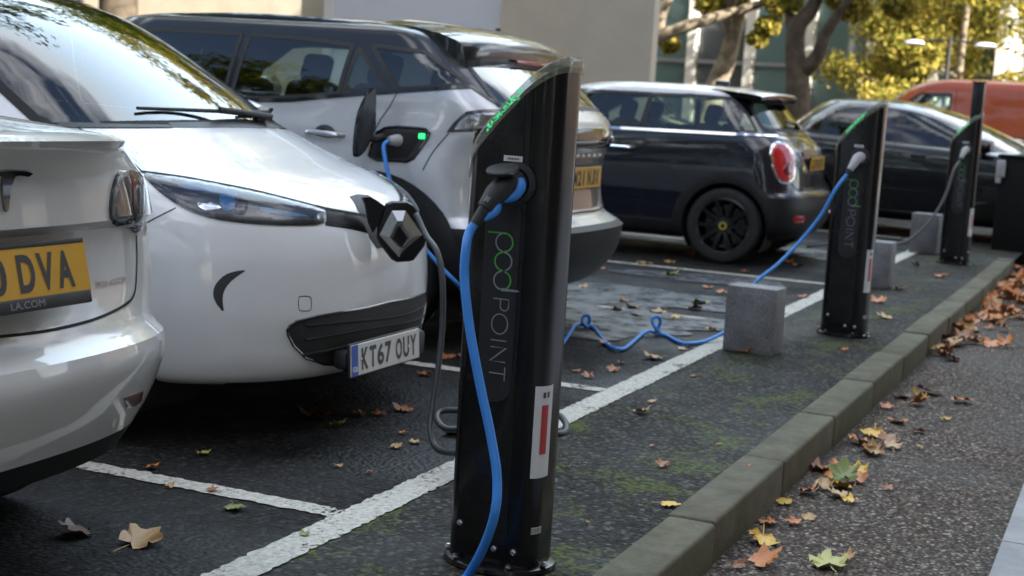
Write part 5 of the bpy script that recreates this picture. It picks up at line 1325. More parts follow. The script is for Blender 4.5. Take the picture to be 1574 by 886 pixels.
# roof spoiler
bm = bmesh.new(); rows = []
for (y, zt, zb_, hw) in ((.80, 1.427, 1.40, .60), (.62, 1.416, 1.37, .635), (.47, 1.403, 1.355, .63), (.375, 1.39, 1.350, .615), (.362, 1.378, 1.358, .61)):
    top = []; bot = []
    for k in range(13):
        u_ = -1 + k / 6; yy = y + .08 * abs(u_) ** 3; dz = -.02 * abs(u_) ** 4 + .006 * (1 - u_ * u_)
        top.append(bm.verts.new((u_ * hw, yy, zt + dz))); bot.append(bm.verts.new((u_ * hw * .98, yy, zb_ + dz)))
    rows.append(top + bot[::-1])
for a, b in zip(rows[:-1], rows[1:]):
    for k in range(26):
        bm.faces.new((a[k], a[(k + 1) % 26], b[(k + 1) % 26], b[k])).material_index = 0 if k < 12 else 1
bm.faces.new(rows[0]); bm.faces.new(rows[-1]).material_index = 1
bm_obj('roof_spoiler', bm, [M_ROOFW, M_BLACKGLOSS], root, angle=40)
bm = bmesh.new(); h_ = c.hit('top', (0, .95)); box(bm, (0, .95, h_[0].z + .02), (.035, .13, .05), bevel=.015); bm_obj('roof_aerial', bm, M_BLACKGLOSS, root)
# tail lamp: chrome oval with red lens, laid where the corner turns
TLo = [(1183, 230), (1186, 221), (1195, 218), (1208, 221), (1218, 230), (1223, 247), (1224, 268), (1219, 281), (1207, 284), (1196, 280), (1189, 266), (1184, 247)]
TLi = [(1204 + (x - 1204) * .88, 250 + (y - 250) * .90) for x, y in TLo]
M_REDL = mat('red_tail_lens', (.50, .012, .016), .12, coat=1.0)
tl = c.patch('px', TLo, 'tail_light', M_CHROME, off=.010, res=3, rnd=1, maxjump=.3)[0]
tr_ = c.patch('px', TLi, 'red_lens', M_REDL, off=.014, res=3, rnd=1, maxjump=.3, parent=tl)[0]
tk = c.patch('px', [(1199, 262), (1212, 246), (1216, 250), (1214, 258), (1216, 270), (1206, 270)], 'lens_detail', mat('deep_red_lens', (.16, .006, .008), .15, coat=1), off=.021, res=3, parent=tl)[0]
for o in (tl, tr_, tk):
    me = o.data.copy()
    for v in me.vertices: v.co.x *= -1
    me.flip_normals(); o2 = bpy.data.objects.new(o.name.split('.')[0], me); COL.objects.link(o2)
    if o is tl: o2.parent = root; tlm = o2
    else: o2.parent = tlm
pl, F_ = plate(root, (.0, .075, .835), 1, M_PLATEY, 'LD70 GTX', rx=rad(4))
bm = bmesh.new(); h1 = c.hit('near', (-.2, .80)); box(bm, (-.38, h1[0].y + .012, .79), (.035, .012, .05), bevel=.004, rot=Matrix.Rotation(rad(20), 3, 'Y')); bm_obj('badge', bm, mat('yellow_chrome', (.55, .5, .2), .2, .8), root)
c.line('near', [(x, .92) for x in np.linspace(-.35, .35, 10)], 'tailgate_trim', M_DARKCH, wd=.05, off=.01, rnd=0)
c.line('near', [(-.70, 1.03), (-.66, .80), (-.60, .66), (-.45, .625), (0, .62), (.45, .625), (.60, .66), (.66, .80), (.70, 1.03)], 'tailgate_gap', wd=.008, off=.003)
c.line('near', [(x, .585) for x in np.linspace(-.80, .80, 24)], 'bumper_trim', M_DARKCH, wd=.03, off=.006, rnd=0)
for sx in (-1, 1):
    c.patch('near', [(sx * .48, .36), (sx * .66, .37), (sx * .66, .43), (sx * .48, .42)], 'rear_fog_light', M_REDL, off=.008, res=.03, rnd=1)
bm = bmesh.new(); h1 = c.hit('near', (0, 1.14))[0]; tube(bm, [h1 + Vector((.02, -.03, -.02)), h1 + Vector((-.1, -.035, .02)), h1 + Vector((-.38, -.015, .03))], [.022, .013, .008], 8); bm_obj('rear_wiper', bm, M_BLACKPL, root)
# door, handle, arches, sills, wheels
for sx in ('left', 'right'):
    c.line(sx, [[(1.37, 1.04), (1.34, .85), (1.34, .4), (1.38, .28)], [(2.42, 1.02), (2.44, .6), (2.38, .3)], [(1.38, .28), (2.38, .28)]], 'door_gap', wd=.007)
    for ay in (AY0, AY1): c.patch(sx, arch_band(ay, WR, .348, .435, -20, 200), 'arch_cladding', M_CLAD, off=.012, res=.04, skirt=.02)
    c.patch(sx, [(1.0, .18), (1.04, .30), (2.52, .30), (2.56, .18)], 'sill_cladding', M_CLAD, off=.010, res=.05)
for sx in (-1, 1):
    h_ = c.hit('left', (1.53, .885)); x_ = -h_[0].x
    bm = bmesh.new(); tube(bm, catmull([(sx * (x_ - .01), 1.42, .885), (sx * (x_ + .03), 1.46, .885), (sx * (x_ + .033), 1.55, .885), (sx * (x_ + .025), 1.65, .885), (sx * (x_ - .01), 1.69, .885)], 5), .014, 10); bm_obj('door_handle', bm, M_CHROME, root)
M_RIMB = mat('black_alloy', (.012, .012, .013), .3, .3, coat=.4)
for x in (-.765, .765):
    for y in (AY0, AY1): wheel(root, x, y, WR, .205, .222, 'single', M_RIMB, hub=mat('yellow_hub', (.5, .42, .04), .4), spokes=10)
liner(root, .83, AY0, WR, .352); liner(root, .83, AY1, WR, .352)
bm = bmesh.new(); box(bm, (0, 1.9, .24), (1.3, 3.0, .12), bevel=.04); bm_obj('underbody', bm, M_GAP, root)
for sx in (-1, 1):
    bm = bmesh.new(); lathe(bm, [(0, .1), (.06, .09), (.085, .02), (.085, -.05), (.075, -.06), (.0, -.055)], 20, axis='Y', sx=1.2, sy=.95, cap=False); box(bm, (-sx * .13, -.02, -.06), (.12, .05, .04), bevel=.012)
    mo = bm_obj('door_mirror', bm, M_BLACKGLOSS, root, loc=(sx * .93, 2.40, 1.11))
    bm = bmesh.new(); lathe(bm, [(.0, -.062), (.075, -.062)], 24, axis='Y', sx=1.2, sy=.9); bm_obj('mirror_glass', bm, M_CHROME, mo)
    c.patch('far', [(sx * .45, .66), (sx * .66, .64), (sx * .72, .78), (sx * .62, .86), (sx * .46, .80)], 'headlight', M_LAMPDARK, res=.03, rnd=1)

# ------------------------------------------------------------------ 5. black hatchback turned across the end of the row
root = thing('parked_car', 'glossy black hatchback facing right behind the second and third posts', 'car', (16.72, .12, -.02), rz=rad(-5))
M_BLACKCAR = paint('black_car_paint', (.008, .008, .010), dirt=.05)
LV = [(.50, .18, .6, 2.5, .72, .2, .2, 3.5, .2, .45, 2.5),
      (.06, .26, .7, 2.4, .82, .26, .26, 3.9, .28, .5, 2.4),
      (.0, .48, .72, 2.3, .87, .48, .48, 4.0, .5, .5, 2.4),
      (.05, .68, .75, 2.3, .88, .70, .70, 3.98, .75, .5, 2.4),
      (.25, .84, .75, 2.3, .865, .86, .90, 3.92, .95, .5, 2.4),
      (.70, .93, .7, 2.3, .84, .95, 1.02, 3.85, 1.05, .5, 2.3),
      (.95, .98, .6, 2.3, .80, .985, 1.06, 3.78, 1.10, .5, 2.3, 1),
      (1.5, 1.22, .6, 2.2, .71, 1.20, 1.25, 3.58, 1.27, .45, 2.3),
      (1.95, 1.39, .55, 2.2, .63, 1.37, 1.37, 3.42, 1.40, .45, 2.3),
      (2.2, 1.45, .5, 2.2, .56, 1.43, 1.43, 3.34, 1.45, .4, 2.2, 1),
      (2.4, 1.475, .4, 2.2, .4, 1.47, 1.47, 3.2, 1.475, .4, 2.2),
      (2.6, 1.485, .1, 2, .02, 1.485, 1.485, 2.9, 1.485, .1, 2)]
c = Car(root, LV)
AY0, AY1, WR = .82, 3.32, .32
for sx in ('left', 'right'):
    for ay in (AY0, AY1): c.region(sx, arch_poly(ay, WR, .365), -1, gate=lambda C: np.abs(C[:, 0]) > .5)
W1 = [(1.45, 1.02), (1.75, 1.18), (2.05, 1.31), (2.30, 1.36), (2.32, 1.03)]; W2 = [(2.42, 1.03), (2.40, 1.365), (2.9, 1.37), (3.10, 1.33), (3.18, 1.08)]; W3 = [(3.25, 1.10), (3.19, 1.30), (3.40, 1.24), (3.52, 1.13)]
for P in (W1, W2, W3):
    for sx in ('left', 'right'): c.region(sx, P, -1)
ws = sym([(0, 1.01), (.5, 1.0), (.69, 1.0), (.60, 1.22), (.52, 1.38), (0, 1.43)]); c.region('near', ws, -1)
rw = sym([(0, 1.12), (.45, 1.12), (.6, 1.13), (.54, 1.34), (0, 1.40)]); c.region('far', rw, -1)
c.build('body', M_BLACKCAR)
for P in (W1, W2, W3):
    for sx in ('left', 'right'): c.patch(sx, P, 'side_window', M_GLASSD, off=.001, skirt=0, bevel=False)
c.patch('near', ws, 'windscreen', M_GLASSW, off=.001, skirt=0, bevel=False); c.patch('far', rw, 'rear_window', M_GLASSD, off=.001, skirt=0, bevel=False)
cabin(root, .95, 3.5, .64, .45, .98, (2.1, 3.0), -1)
for sx in ('left', 'right'): c.line(sx, [[(1.40, 1.0), (1.3, .7), (1.35, .3)], [(2.37, 1.03), (2.36, .3)], [(3.2, 1.05), (3.1, .7), (2.95, .4)], [(1.4, .3), (2.95, .3)]], 'door_gap', M_GAP, wd=.008)
for sx in (-1, 1):
    bm = bmesh.new(); lathe(bm, [(0, -.1), (.07, -.09), (.1, -.02), (.095, .05), (.0, .06)], 20, axis='Y', sx=1.25, sy=.85, cap=False); box(bm, (-sx * .14, .02, -.05), (.14, .06, .05), bevel=.015)
    bm_obj('door_mirror', bm, M_BLACKCAR, root, loc=(sx * .95, 1.42, 1.05))
    for hy in (2.1, 3.05):
        bm = bmesh.new(); box(bm, (sx * .868, hy, .90), (.03, .17, .028), bevel=.01); bm_obj('door_handle', bm, M_BLACKCAR, root)
    c.patch('near', [(sx * .42, .66), (sx * .70, .68), (sx * .80, .82), (sx * .66, .84)], 'headlight', M_LAMPDARK, res=.03, rnd=1); c.patch('far', [(sx * .55, .80), (sx * .76, .82), (sx * .76, 1.05), (sx * .6, 1.02)], 'tail_light', M_REDL, res=.03, rnd=1)
for x in (-.78, .78):
    for y in (AY0, AY1): wheel(root, x, y, WR, .2, .21, 'single', M_DARKCH, spokes=5)
liner(root, .84, AY0, WR, .367); liner(root, .84, AY1, WR, .367)
bm = bmesh.new(); box(bm, (0, 2.0, .25), (1.3, 3.2, .12), bevel=.04); bm_obj('underbody', bm, M_GAP, root)

# ------------------------------------------------------------------ vans
def van(label, loc, rz, paint_m, nm='parked_van', L=4.75, H=1.93):
    root = thing(nm, label, 'van', loc, rz); k = H / 1.93
    LV = [(.4, .2, .3, 3, .75, .2, .2, L - .3, .2, .4, 2.6), (.04, .26, .22, 3, .86, .26, .26, L - .05, .28, .6, 2.6), (.0, .5, .22, 3.2, .91, .5, .5, L, .5, .6, 2.5), (.01, .8, .22, 3.2, .92, .8, .8, L - .04, .78, .6, 2.5),
          (.03, 1.02 * k, .22, 3.2, .915, 1.02 * k, 1.0 * k, L - .35, .98, .65, 2.4), (.04, 1.12 * k, .22, 3.2, .905, 1.12 * k, 1.1 * k, L - .95, 1.12 * k, .6, 2.4, 1), (.08, 1.5 * k, .22, 3.2, .85, 1.5 * k, 1.5 * k, L - 1.35, 1.5 * k, .5, 2.4), (.12, 1.8 * k, .22, 3.2, .80, 1.8 * k, 1.8 * k, L - 1.72, 1.78 * k, .45, 2.4),
          (.2, 1.88 * k, .22, 2.8, .72, 1.885 * k, 1.88 * k, L - 1.95, 1.86 * k, .4, 2.4), (.5, 1.92 * k, .3, 2.4, .45, 1.92 * k, 1.92 * k, L - 2.3, 1.905 * k, .4, 2.2), (1.2, 1.93 * k, .1, 2, .02, 1.93 * k, 1.93 * k, L - 3.2, 1.93 * k, .1, 2)]
    c = Car(root, LV, res=.04); WR = .32
    for sx in ('left', 'right'):
        for ay in (.75, L - .9): c.region(sx, arch_poly(ay, WR, .37), -1, gate=lambda C: np.abs(C[:, 0]) > .5)
    W = [(L - 2.42, 1.17 * k), (L - 2.42, 1.68 * k), (L - 1.95, 1.66 * k), (L - 1.55, 1.40 * k), (L - 1.28, 1.19 * k)]
    for sx in ('left', 'right'): c.region(sx, W, -1)
    ws = sym([(0, 1.16 * k), (.5, 1.16 * k), (.74, 1.17 * k), (.66, 1.6 * k), (.6, 1.74 * k), (0, 1.80 * k)]); c.region('far', ws, -1)
    c.build('body', paint_m)
    for sx in ('left', 'right'):
        c.patch(sx, W, 'side_window', M_GLASSM, off=.001, skirt=0, bevel=False, res=.06); c.line(sx, W, 'window_seal', M_BLACKPL, wd=.03, off=.003, rnd=0, closed=True)
        c.line(sx, [[(L - 2.5, 1.75 * k), (L - 2.5, .3)], [(L - 1.2, 1.1 * k), (L - 1.25, .7)], [(.75 + .5, 1.72 * k), (.75 + .5, .4)], [(.2, 1.1 * k), (L - 2.6, 1.1 * k)]], 'door_gap', wd=.01, rnd=0)
    c.patch('far', ws, 'windscreen', M_GLASSW, off=.001, skirt=0, bevel=False, res=.06)
    cabin(root, L - 2.6, L - .95, .68, .6, 1.1, (L - 2.15,), 1)
    for sx in (-1, 1):
        bm = bmesh.new(); box(bm, (sx * 1.02, L - 1.3, 1.2 * k), (.2, .1, .24), bevel=.035); bm_obj('door_mirror', bm, M_BLACKPL, root)
        c.patch('far', [(sx * .5, .68), (sx * .82, .70), (sx * .80, .9), (sx * .6, .86)], 'headlight', M_LAMPPALE, res=.05); c.patch('near', [(sx * .80, .8), (sx * .88, .8), (sx * .87, 1.1), (sx * .8, 1.1)], 'tail_light', M_REDL, res=.04)
    for x in (-.80, .80):
        for y in (.75, L - .9): wheel(root, x, y, WR, .2, .21, 'single', M_SATIN, spokes=6)
    liner(root, .87, .75, WR, .372); liner(root, .87, L - .9, WR, .372)
    return root
van('orange red panel van parked beyond the black hatchback', (25.0, -.3, -.12), 0, paint('orange_red_paint', (.42, .075, .018), dirt=.05), L=5.75, H=2.1)
van('white van half hidden behind the orange red van', (31, .6, -.12), 0, paint('van_white_paint', (.72, .73, .75)), L=5.2, H=1.98)
van('dark green van nosing out from behind the beige wall', (23.4, 11.35, -.12), rad(180), paint('dark_van_paint', (.012, .016, .012)), L=4.9, H=2.12)
# ------------------------------------------------------------------ buildings behind
def wallmat(nm, col, var=.1, sc=2.0, bump=.2): return mat(nm, col, .85, var=var, vscale=sc, bump=bump, bscale=40)
M_BEIGE = wallmat('beige_render', (.50, .455, .37), .06); M_CREAM = wallmat('cream_render', (.55, .49, .38), .12); M_WHITEW = wallmat('white_render', (.74, .73, .70), .05)
M_SHUT = mat('white_shutter', (.78, .80, .85), .45); M_STEEL = mat('galvanised_steel', (.32, .33, .35), .45, .7); M_BRICK = wallmat('brown_brick', (.20, .12, .08), .25, 3)
M_TEAL = mat('teal_glass', (.10, .17, .17), .06, coat=.5); M_COL = wallmat('white_stone_column', (.75, .72, .66), .08); M_WINDARK = mat('window_pane_glass', (.07, .08, .09), .05, coat=.5)
t = thing('beige_wall', 'plain beige rendered wall standing behind the cars', 'wall', (20, 6.68, -.16))
bm = bmesh.new(); box(bm, (.12, 1.19, 2.4), (.24, 2.38, 4.8)); bm_obj('wall', bm, M_BEIGE, t, smooth=False)
bm = bmesh.new(); box(bm, (.12, 1.19, 4.86), (.34, 2.5, .12), bevel=.02); bm_obj('coping', bm, M_STEEL, t, smooth=False)
t = thing('garage_building', 'low garage with a white slatted roller shutter left of the beige wall', 'building', (20.25, 9.07, -.16))
bm = bmesh.new(); box(bm, (3, 1.6, 4.5), (6, 3.2, .8)); box(bm, (3.0, .06, 2.05), (6, .12, 4.1)); box(bm, (3, 3.12, 2.05), (6, .16, 4.1)); box(bm, (5.9, 1.6, 2.05), (.2, 2.96, 4.1)); bm_obj('wall', bm, M_WHITEW, t, smooth=False)
bm = bmesh.new(); n = 46; z0, z1 = 2.16, 4.1; prev = None
for i in range(n * 4 + 1):
    z = z0 + (z1 - z0) * i / (n * 4); x = .05 + .012 * math.sin(2 * math.pi * (i % 4) / 4 + .4)
    q = (bm.verts.new((x, .12, z)), bm.verts.new((x, 3.04, z)))
    if prev: bm.faces.new((prev[0], q[0], q[1], prev[1]))
    prev = q
bm_obj('roller_shutter', bm, M_SHUT, t, angle=20)
bm = bmesh.new(); box(bm, (.03, 1.58, 2.10), (.06, 2.92, .1), bevel=.01); bm_obj('shutter_rail', bm, M_STEEL, t, smooth=False)
bm = bmesh.new(); box(bm, (.1, 1.58, 1.1), (.06, 2.92, 1.9)); bm_obj('lower_panel', bm, M_SHUT, t, smooth=False)
bm = bmesh.new(); box(bm, (-.09, .06, 2.2), (.12, .14, .42), bevel=.02); bm_obj('rubber_buffer', bm, M_BLACKPL, t, smooth=False)
t = thing('cream_wall', 'warm cream rendered wall behind the black roof of the silver crossover', 'wall', (20.4, 12.3, -.16))
bm = bmesh.new(); box(bm, (.15, 6.1, 2.1), (.3, 12.2, 4.2)); bm_obj('wall', bm, M_CREAM, t, smooth=False)
bm = bmesh.new(); box(bm, (.15, 6.1, 4.26), (.42, 12.3, .12), bevel=.02); bm_obj('coping', bm, M_COL, t, smooth=False)
bm = bmesh.new()
lathe(bm, [(.045, 0), (.045, 4.2)], 12, c=(-.05, 4.9, 0))
bm_obj('drainpipe', bm, M_BLACKPL, t, smooth=False)
# glazed building across the road, in the sun
t = thing('glazed_building', 'glazed office front with pale columns and teal glass behind the street trees', 'building', (36, 3.5, -.16))
bm = bmesh.new(); box(bm, (5, 6.75, 7), (9, 13.5, 14)); bm_obj('wall', bm, M_WHITEW, t, smooth=False)
for i in range(9):
    bm = bmesh.new(); box(bm, (.42, .75 + i * 1.5, 5.2), (.1, 1.28, 9.0)); bm_obj('window', bm, M_TEAL if i % 3 != 1 else M_WINDARK, t, smooth=False)
    bm = bmesh.new(); box(bm, (.2, i * 1.5, 6.0), (.42, .2, 12)); bm_obj('column', bm, M_COL, t, smooth=False)
bm = bmesh.new(); box(bm, (.30, 6.75, .5), (.3, 13.3, 1.2)); bm_obj('plinth', bm, M_COL, t, smooth=False)
bm = bmesh.new(); 
for z in (2.6, 4.4, 6.4, 8.4): box(bm, (.33, 6.75, z), (.14, 13.3, .1))
bm_obj('transom', bm, M_STEEL, t, smooth=False)
def facade(name, label, loc, rz, W, Hh, D, mwall, nx, nz, ww, wh, z0=1.2, mglass=None):
    t = thing(name, label, 'building', loc, rz)
    bm = bmesh.new(); box(bm, (D / 2, 0, Hh / 2), (D, W, Hh)); bm_obj('wall', bm, mwall, t, smooth=False)
    bm = bmesh.new(); box(bm, (D / 2, 0, Hh + .15), (D + .4, W + .4, .3)); bm_obj('roof_edge', bm, M_COL, t, smooth=False)
    for i in range(nx):
        for k in range(nz):
            y = -W / 2 + W * (i + .5) / nx; z = z0 + (Hh - z0) * (k + .45) / nz
            bm = bmesh.new()
            for a, b, c_, d in ((0, wh / 2, ww + .1, .06), (0, -wh / 2, ww + .2, .08), (ww / 2, 0, .06, wh), (-ww / 2, 0, .06, wh), (0, 0, .05, wh), (0, .1, ww, .05)): box(bm, (-.02, y + a, z + b), (.07, c_, d))
            fr = bm_obj('window', bm, M_WHITEW, t, smooth=False)
            bm = bmesh.new(); box(bm, (-.003, y, z), (.02, ww, wh)); bm_obj('pane', bm, mglass or M_WINDARK, fr, smooth=False)
    return t
facade('white_building', 'bright white building at the far right beyond the golden tree', (62, 1.0, -.16), 0, 16, 14, 8, M_WHITEW, 6, 4, 1.1, 1.7)
facade('brick_shade_block', 'unseen tall brown brick block added along the footpath to shade the bays', (2.0, -12.0, -.16), rad(-90), 33, 19.5, 9, M_BRICK, 9, 4, 1.3, 1.9, z0=1.0)  # added out of view to throw shade over the car park
facade('brick_terrace', 'brown brick terrace closing the back of the car park', (2, 46, -.16), rad(90), 60, 11, 8, M_BRICK, 14, 3, 1.1, 1.8)
# street lamp
t = thing('street_lamp', 'slim dark street lamp with two pale heads on a cross arm', 'lamp', (27.5, 3.56, -.16))
bm = bmesh.new(); tube(bm, [(0, 0, 0), (0, 0, .8), (0, 0, .85), (0, 0, 2.95)], [.07, .07, .045, .035], 12); bm_obj('pole', bm, M_BLACKPL, t)
bm = bmesh.new(); tube(bm, [(0, -.62, 2.84), (0, 0, 2.90), (0, .62, 2.84)], .018, 8); bm_obj('cross_arm', bm, M_BLACKPL, t)
for sy in (-1, 1):
    bm = bmesh.new(); lathe(bm, [(0, .05), (.10, .03), (.13, -.02), (.09, -.05), (0, -.055)], 20, c=(0, sy * .62, 2.83), sy=1.5, cap=False); bm_obj('lamp_head', bm, mat('lamp_white', (.7, .7, .68), .4), t)
# ------------------------------------------------------------------ trees
def leafmat(nm, col, tr):
    m = bpy.data.materials.new(nm); m.use_nodes = True; n = m.node_tree; n.nodes.clear(); L = n.links.new
    o = node(n, 'ShaderNodeOutputMaterial'); d = node(n, 'ShaderNodeBsdfDiffuse'); tl_ = node(n, 'ShaderNodeBsdfTranslucent'); ms = node(n, 'ShaderNodeMixShader'); ms.inputs[0].default_value = tr
    g = node(n, 'ShaderNodeNewGeometry'); cr = node(n, 'ShaderNodeValToRGB'); e = cr.color_ramp.elements
    e[0].color = (*col[0], 1); e[1].color = (*col[-1], 1)
    for i, q in enumerate(col[1:-1]): k = e.new((i + 1) / (len(col) - 1)); k.color = (*q, 1)
    L(g.outputs['Random Per Island'], cr.inputs[0]); L(cr.outputs[0], d.inputs[0]); L(cr.outputs[0], tl_.inputs[0]); L(d.outputs[0], ms.inputs[1]); L(tl_.outputs[0], ms.inputs[2]); L(ms.outputs[0], o.inputs[0])
    return m
M_LEAFGOLD = leafmat('autumn_leaves', [(.09, .11, .02), (.26, .25, .05), (.42, .35, .08), (.50, .40, .10), (.20, .22, .04)], .5)
M_LEAFGREEN = leafmat('green_leaves', [(.03, .05, .01), (.06, .09, .012), (.10, .12, .018), (.18, .16, .02)], .4)
M_BARK = mat('plane_bark', (.20, .165, .115), .9, var=.55, vscale=6, bump=.6, bscale=14); M_BARKDARK = mat('dark_bark', (.085, .065, .045), .9, var=.5, vscale=6, bump=.6, bscale=14)
def leaf_cloud(rg, centers, n, size, drop=0):
    V = []; F = []
    C = np.array(centers)
    idx = rg.integers(0, len(C), n)
    u = rg.normal(size=(n, 3)); u /= np.linalg.norm(u, axis=1)[:, None]; r = rg.random(n) ** .45
    P = C[idx, :3] + u * (r * C[idx, 3])[:, None] * np.array([1, 1, .75])
    nrm = rg.normal(size=(n, 3)); nrm[:, 2] += .5; nrm /= np.linalg.norm(nrm, axis=1)[:, None]
    a = np.cross(nrm, rg.normal(size=(n, 3))); a /= np.linalg.norm(a, axis=1)[:, None]; b = np.cross(nrm, a)
    s = size * (.6 + .8 * rg.random(n))[:, None]
    v0 = P - a * s; v1 = P + b * s * .62 - nrm * s * .12; v2 = P + a * s; v3 = P - b * s * .62 - nrm * s * .12
    V = np.stack([v0, v1, v2, v3], 1).reshape(-1, 3); F = np.arange(4 * n).reshape(n, 4)
    return V, F
def limbs_px(paths, m, t, org):
    """trunk and limbs at their true distance: each path is (pixel, X) points with radii"""
    bm = bmesh.new()
    for pts, rr in paths:
        P = [px_plane(q, 0, x) - org for q, x in pts]; P = catmull([tuple(p) for p in P], 5); tube(bm, P, list(np.interp(np.linspace(0, 1, len(P)), np.linspace(0, 1, len(rr)), rr)), 10)
    bm_obj('trunk', bm, m, t, angle=0)
def sprig_tree(name, label, loc, paths, bark, lm, clumps, nleaf, seed, lsize=.09):
    rg = np.random.default_rng(seed); t = thing(name, label, 'tree', loc); limbs_px(paths, bark, t, Vector(loc))
    V, F = leaf_cloud(rg, clumps, nleaf, lsize); mesh_obj('crown', V, F, lm, t, smooth=False); return t
def tree(label, loc, H, trunk_r, crown_r, nleaf, lm, bark, seed, lean=(0, 0), clear=.35, name='plane_tree', lsize=.11, branches=7, nclump=34):
    rg = np.random.default_rng(seed); t = thing(name, label, 'tree', loc)
    bm = bmesh.new(); top = Vector((lean[0] * H, lean[1] * H, H * .8))
    tp = [Vector((0, 0, 0)), Vector((lean[0] * H * .12 + .05, lean[1] * H * .12, H * .14)), Vector((lean[0] * H * .4, lean[1] * H * .4 + .06, H * clear)), top * .75 + Vector((0, 0, .02 * H)), top]
    P = catmull([tuple(p) for p in tp], 6); R = np.interp(np.linspace(0, 1, len(P)), [0, .06, .4, .8, 1], [trunk_r * 1.35, trunk_r, trunk_r * .8, trunk_r * .35, .03])
    tube(bm, P, list(R), 14); tips = []
    for k in range(branches):
        f = clear + (.9 - clear) * k / max(1, branches - 1) * .85; q = P[min(len(P) - 1, int(f * len(P)))]; a = rg.uniform(0, 6.28) if k else 1.0
        ln = crown_r * rg.uniform(.75, 1.1) * (1 - .35 * k / branches); up = rg.uniform(.25, .8)
        pts = [q, q + np.array([math.cos(a) * ln * .35, math.sin(a) * ln * .35, ln * up * .25]), q + np.array([math.cos(a + .2) * ln * .7, math.sin(a + .2) * ln * .7, ln * up * .6]), q + np.array([math.cos(a) * ln, math.sin(a) * ln, ln * up])]
        r0 = trunk_r * .5 * (1 - .5 * k / branches); PP = catmull(pts, 4); tube(bm, PP, list(np.linspace(r0, .02, len(PP))), 8); tips += [PP[5], PP[8], PP[-1]]
        for j in range(2):
            m_ = PP[6 + j * 2]; a2 = a + rg.uniform(-1.2, 1.2); l2 = ln * .5; e_ = m_ + np.array([math.cos(a2) * l2, math.sin(a2) * l2, l2 * rg.uniform(.1, .8)]); tube(bm, [m_, (m_ + e_) / 2 + np.array([0, 0, .1]), e_], [r0 * .45, r0 * .3, .012], 6); tips.append(e_)
    bm_obj('trunk', bm, bark, t, angle=0)
    cs = [(p[0], p[1], p[2], rg.uniform(.3, .55) * crown_r * .55) for p in tips]
    cz = H * (clear + .95) / 2 + .1 * H
    while len(cs) < nclump + len(tips):
        u = rg.normal(size=3); u /= np.linalg.norm(u); r = rg.uniform(.55, 1.0)
        cs.append((top.x * .8 + u[0] * r * crown_r, top.y * .8 + u[1] * r * crown_r, cz + u[2] * r * H * .36, rg.uniform(.16, .36) * crown_r))
    V, F = leaf_cloud(rg, cs, nleaf, lsize); mesh_obj('crown', V, F, lm, t, smooth=False)
    return t
g0 = px_plane((1090, 200), 0, 27.0)
def clp(l, X, rr, org): return [tuple(px_plane(q, 0, X) - Vector(org)) + (r,) for q, r in zip(l, rr)]
og = (27.0, px_plane((1085, 190), 0, 27.0).y, -.16)
sprig_tree('plane_tree', 'plane tree with pale sunlit leaning trunk and a long sloping limb', og,
    [([((1078, 215), 27), ((1098, 140), 27), ((1118, 90), 27), ((1128, 50), 27), ((1142, 5), 27.1), ((1160, -60), 27.3), ((1165, -130), 27.5)], [.26, .21, .18, .16, .14, .1, .05]),
     ([((1000, 62), 26), ((1040, 46), 26), ((1090, 30), 26.2), ((1150, 12), 26.5), ((1220, -12), 26.6)], [.13, .12, .10, .08, .05]),
     ([((1124, 60), 27), ((1118, 30), 26.8), ((1122, -10), 26.6), ((1100, -70), 26.4)], [.11, .09, .07, .04]), ([((1012, 60), 26), ((1018, 20), 26), ((1035, -20), 26), ((1040, -90), 26)], [.10, .10, .08, .05])], M_BARK, M_LEAFGOLD,
    clp([(1050, -60), (1120, -90), (1180, -70), (1230, -50), (1100, -150), (1180, -160), (1010, 55), (1030, 70), (1090, 5), (1180, 40), (1165, 60), (1140, -20), (1200, 5)], 26.6, [.7, .9, .8, .7, 1, 1, .22, .2, .3, .25, .2, .35, .35], og), 7000, 3, lsize=.06)
og = (24.5, px_plane((1222, 190), 0, 24.5).y, -.16)
sprig_tree('street_tree', 'dark gnarled tree with forking limbs right of the pale trunk', og,
    [([((1222, 240), 24.5), ((1226, 160), 24.5), ((1226, 115), 24.5), ((1222, 80), 24.5), ((1226, 40), 24.5), ((1250, 10), 24.6), ((1268, -60), 24.8)], [.26, .22, .2, .17, .16, .12, .06]),
     ([((1232, 112), 24.5), ((1256, 88), 24.4), ((1268, 55), 24.3), ((1290, 20), 24.2), ((1325, -30), 24.1)], [.15, .12, .10, .08, .04]), ([((1222, 60), 24.5), ((1212, 20), 24.6), ((1200, -40), 24.8)], [.12, .08, .04])], M_BARKDARK, M_LEAFGOLD,
    clp([(1200, -70), (1270, -80), (1330, -60), (1240, -150), (1320, -140), (1310, 10), (1290, -10), (1215, 5), (1385, 10)], 24.5, [.8, .8, .7, 1, 1, .35, .3, .2, .3], og), 6000, 5, lsize=.06)
tree('broad golden tree with low crown behind the orange red van', (34, 4.1, -.16), 7.5, .16, 2.7, 22000, M_LEAFGOLD, M_BARK, 8, clear=.2, name='golden_tree', nclump=60, lsize=.07)
tree('brown trunked tree beside the cream wall at the top left', (18.6, 15.0, -.16), 12, .36, 4.6, 14000, M_LEAFGREEN, M_BARKDARK, 11, clear=.4, name='street_tree')
tree('tall tree rising behind the garage roller shutter', (28.5, 13.5, -.16), 16.5, .34, 5.6, 18000, M_LEAFGOLD, M_BARK, 13, clear=.4, name='plane_tree', lsize=.14)
tree('tall spreading tree behind the beige block', (31, 21.5, -.16), 15, .34, 5.0, 14000, M_LEAFGREEN, M_BARK, 17, clear=.35, lsize=.14)
tree('tall tree over the far end of the car park', (14, 27, -.16), 15, .34, 5.4, 16000, M_LEAFGOLD, M_BARK, 19, clear=.3, lsize=.14)
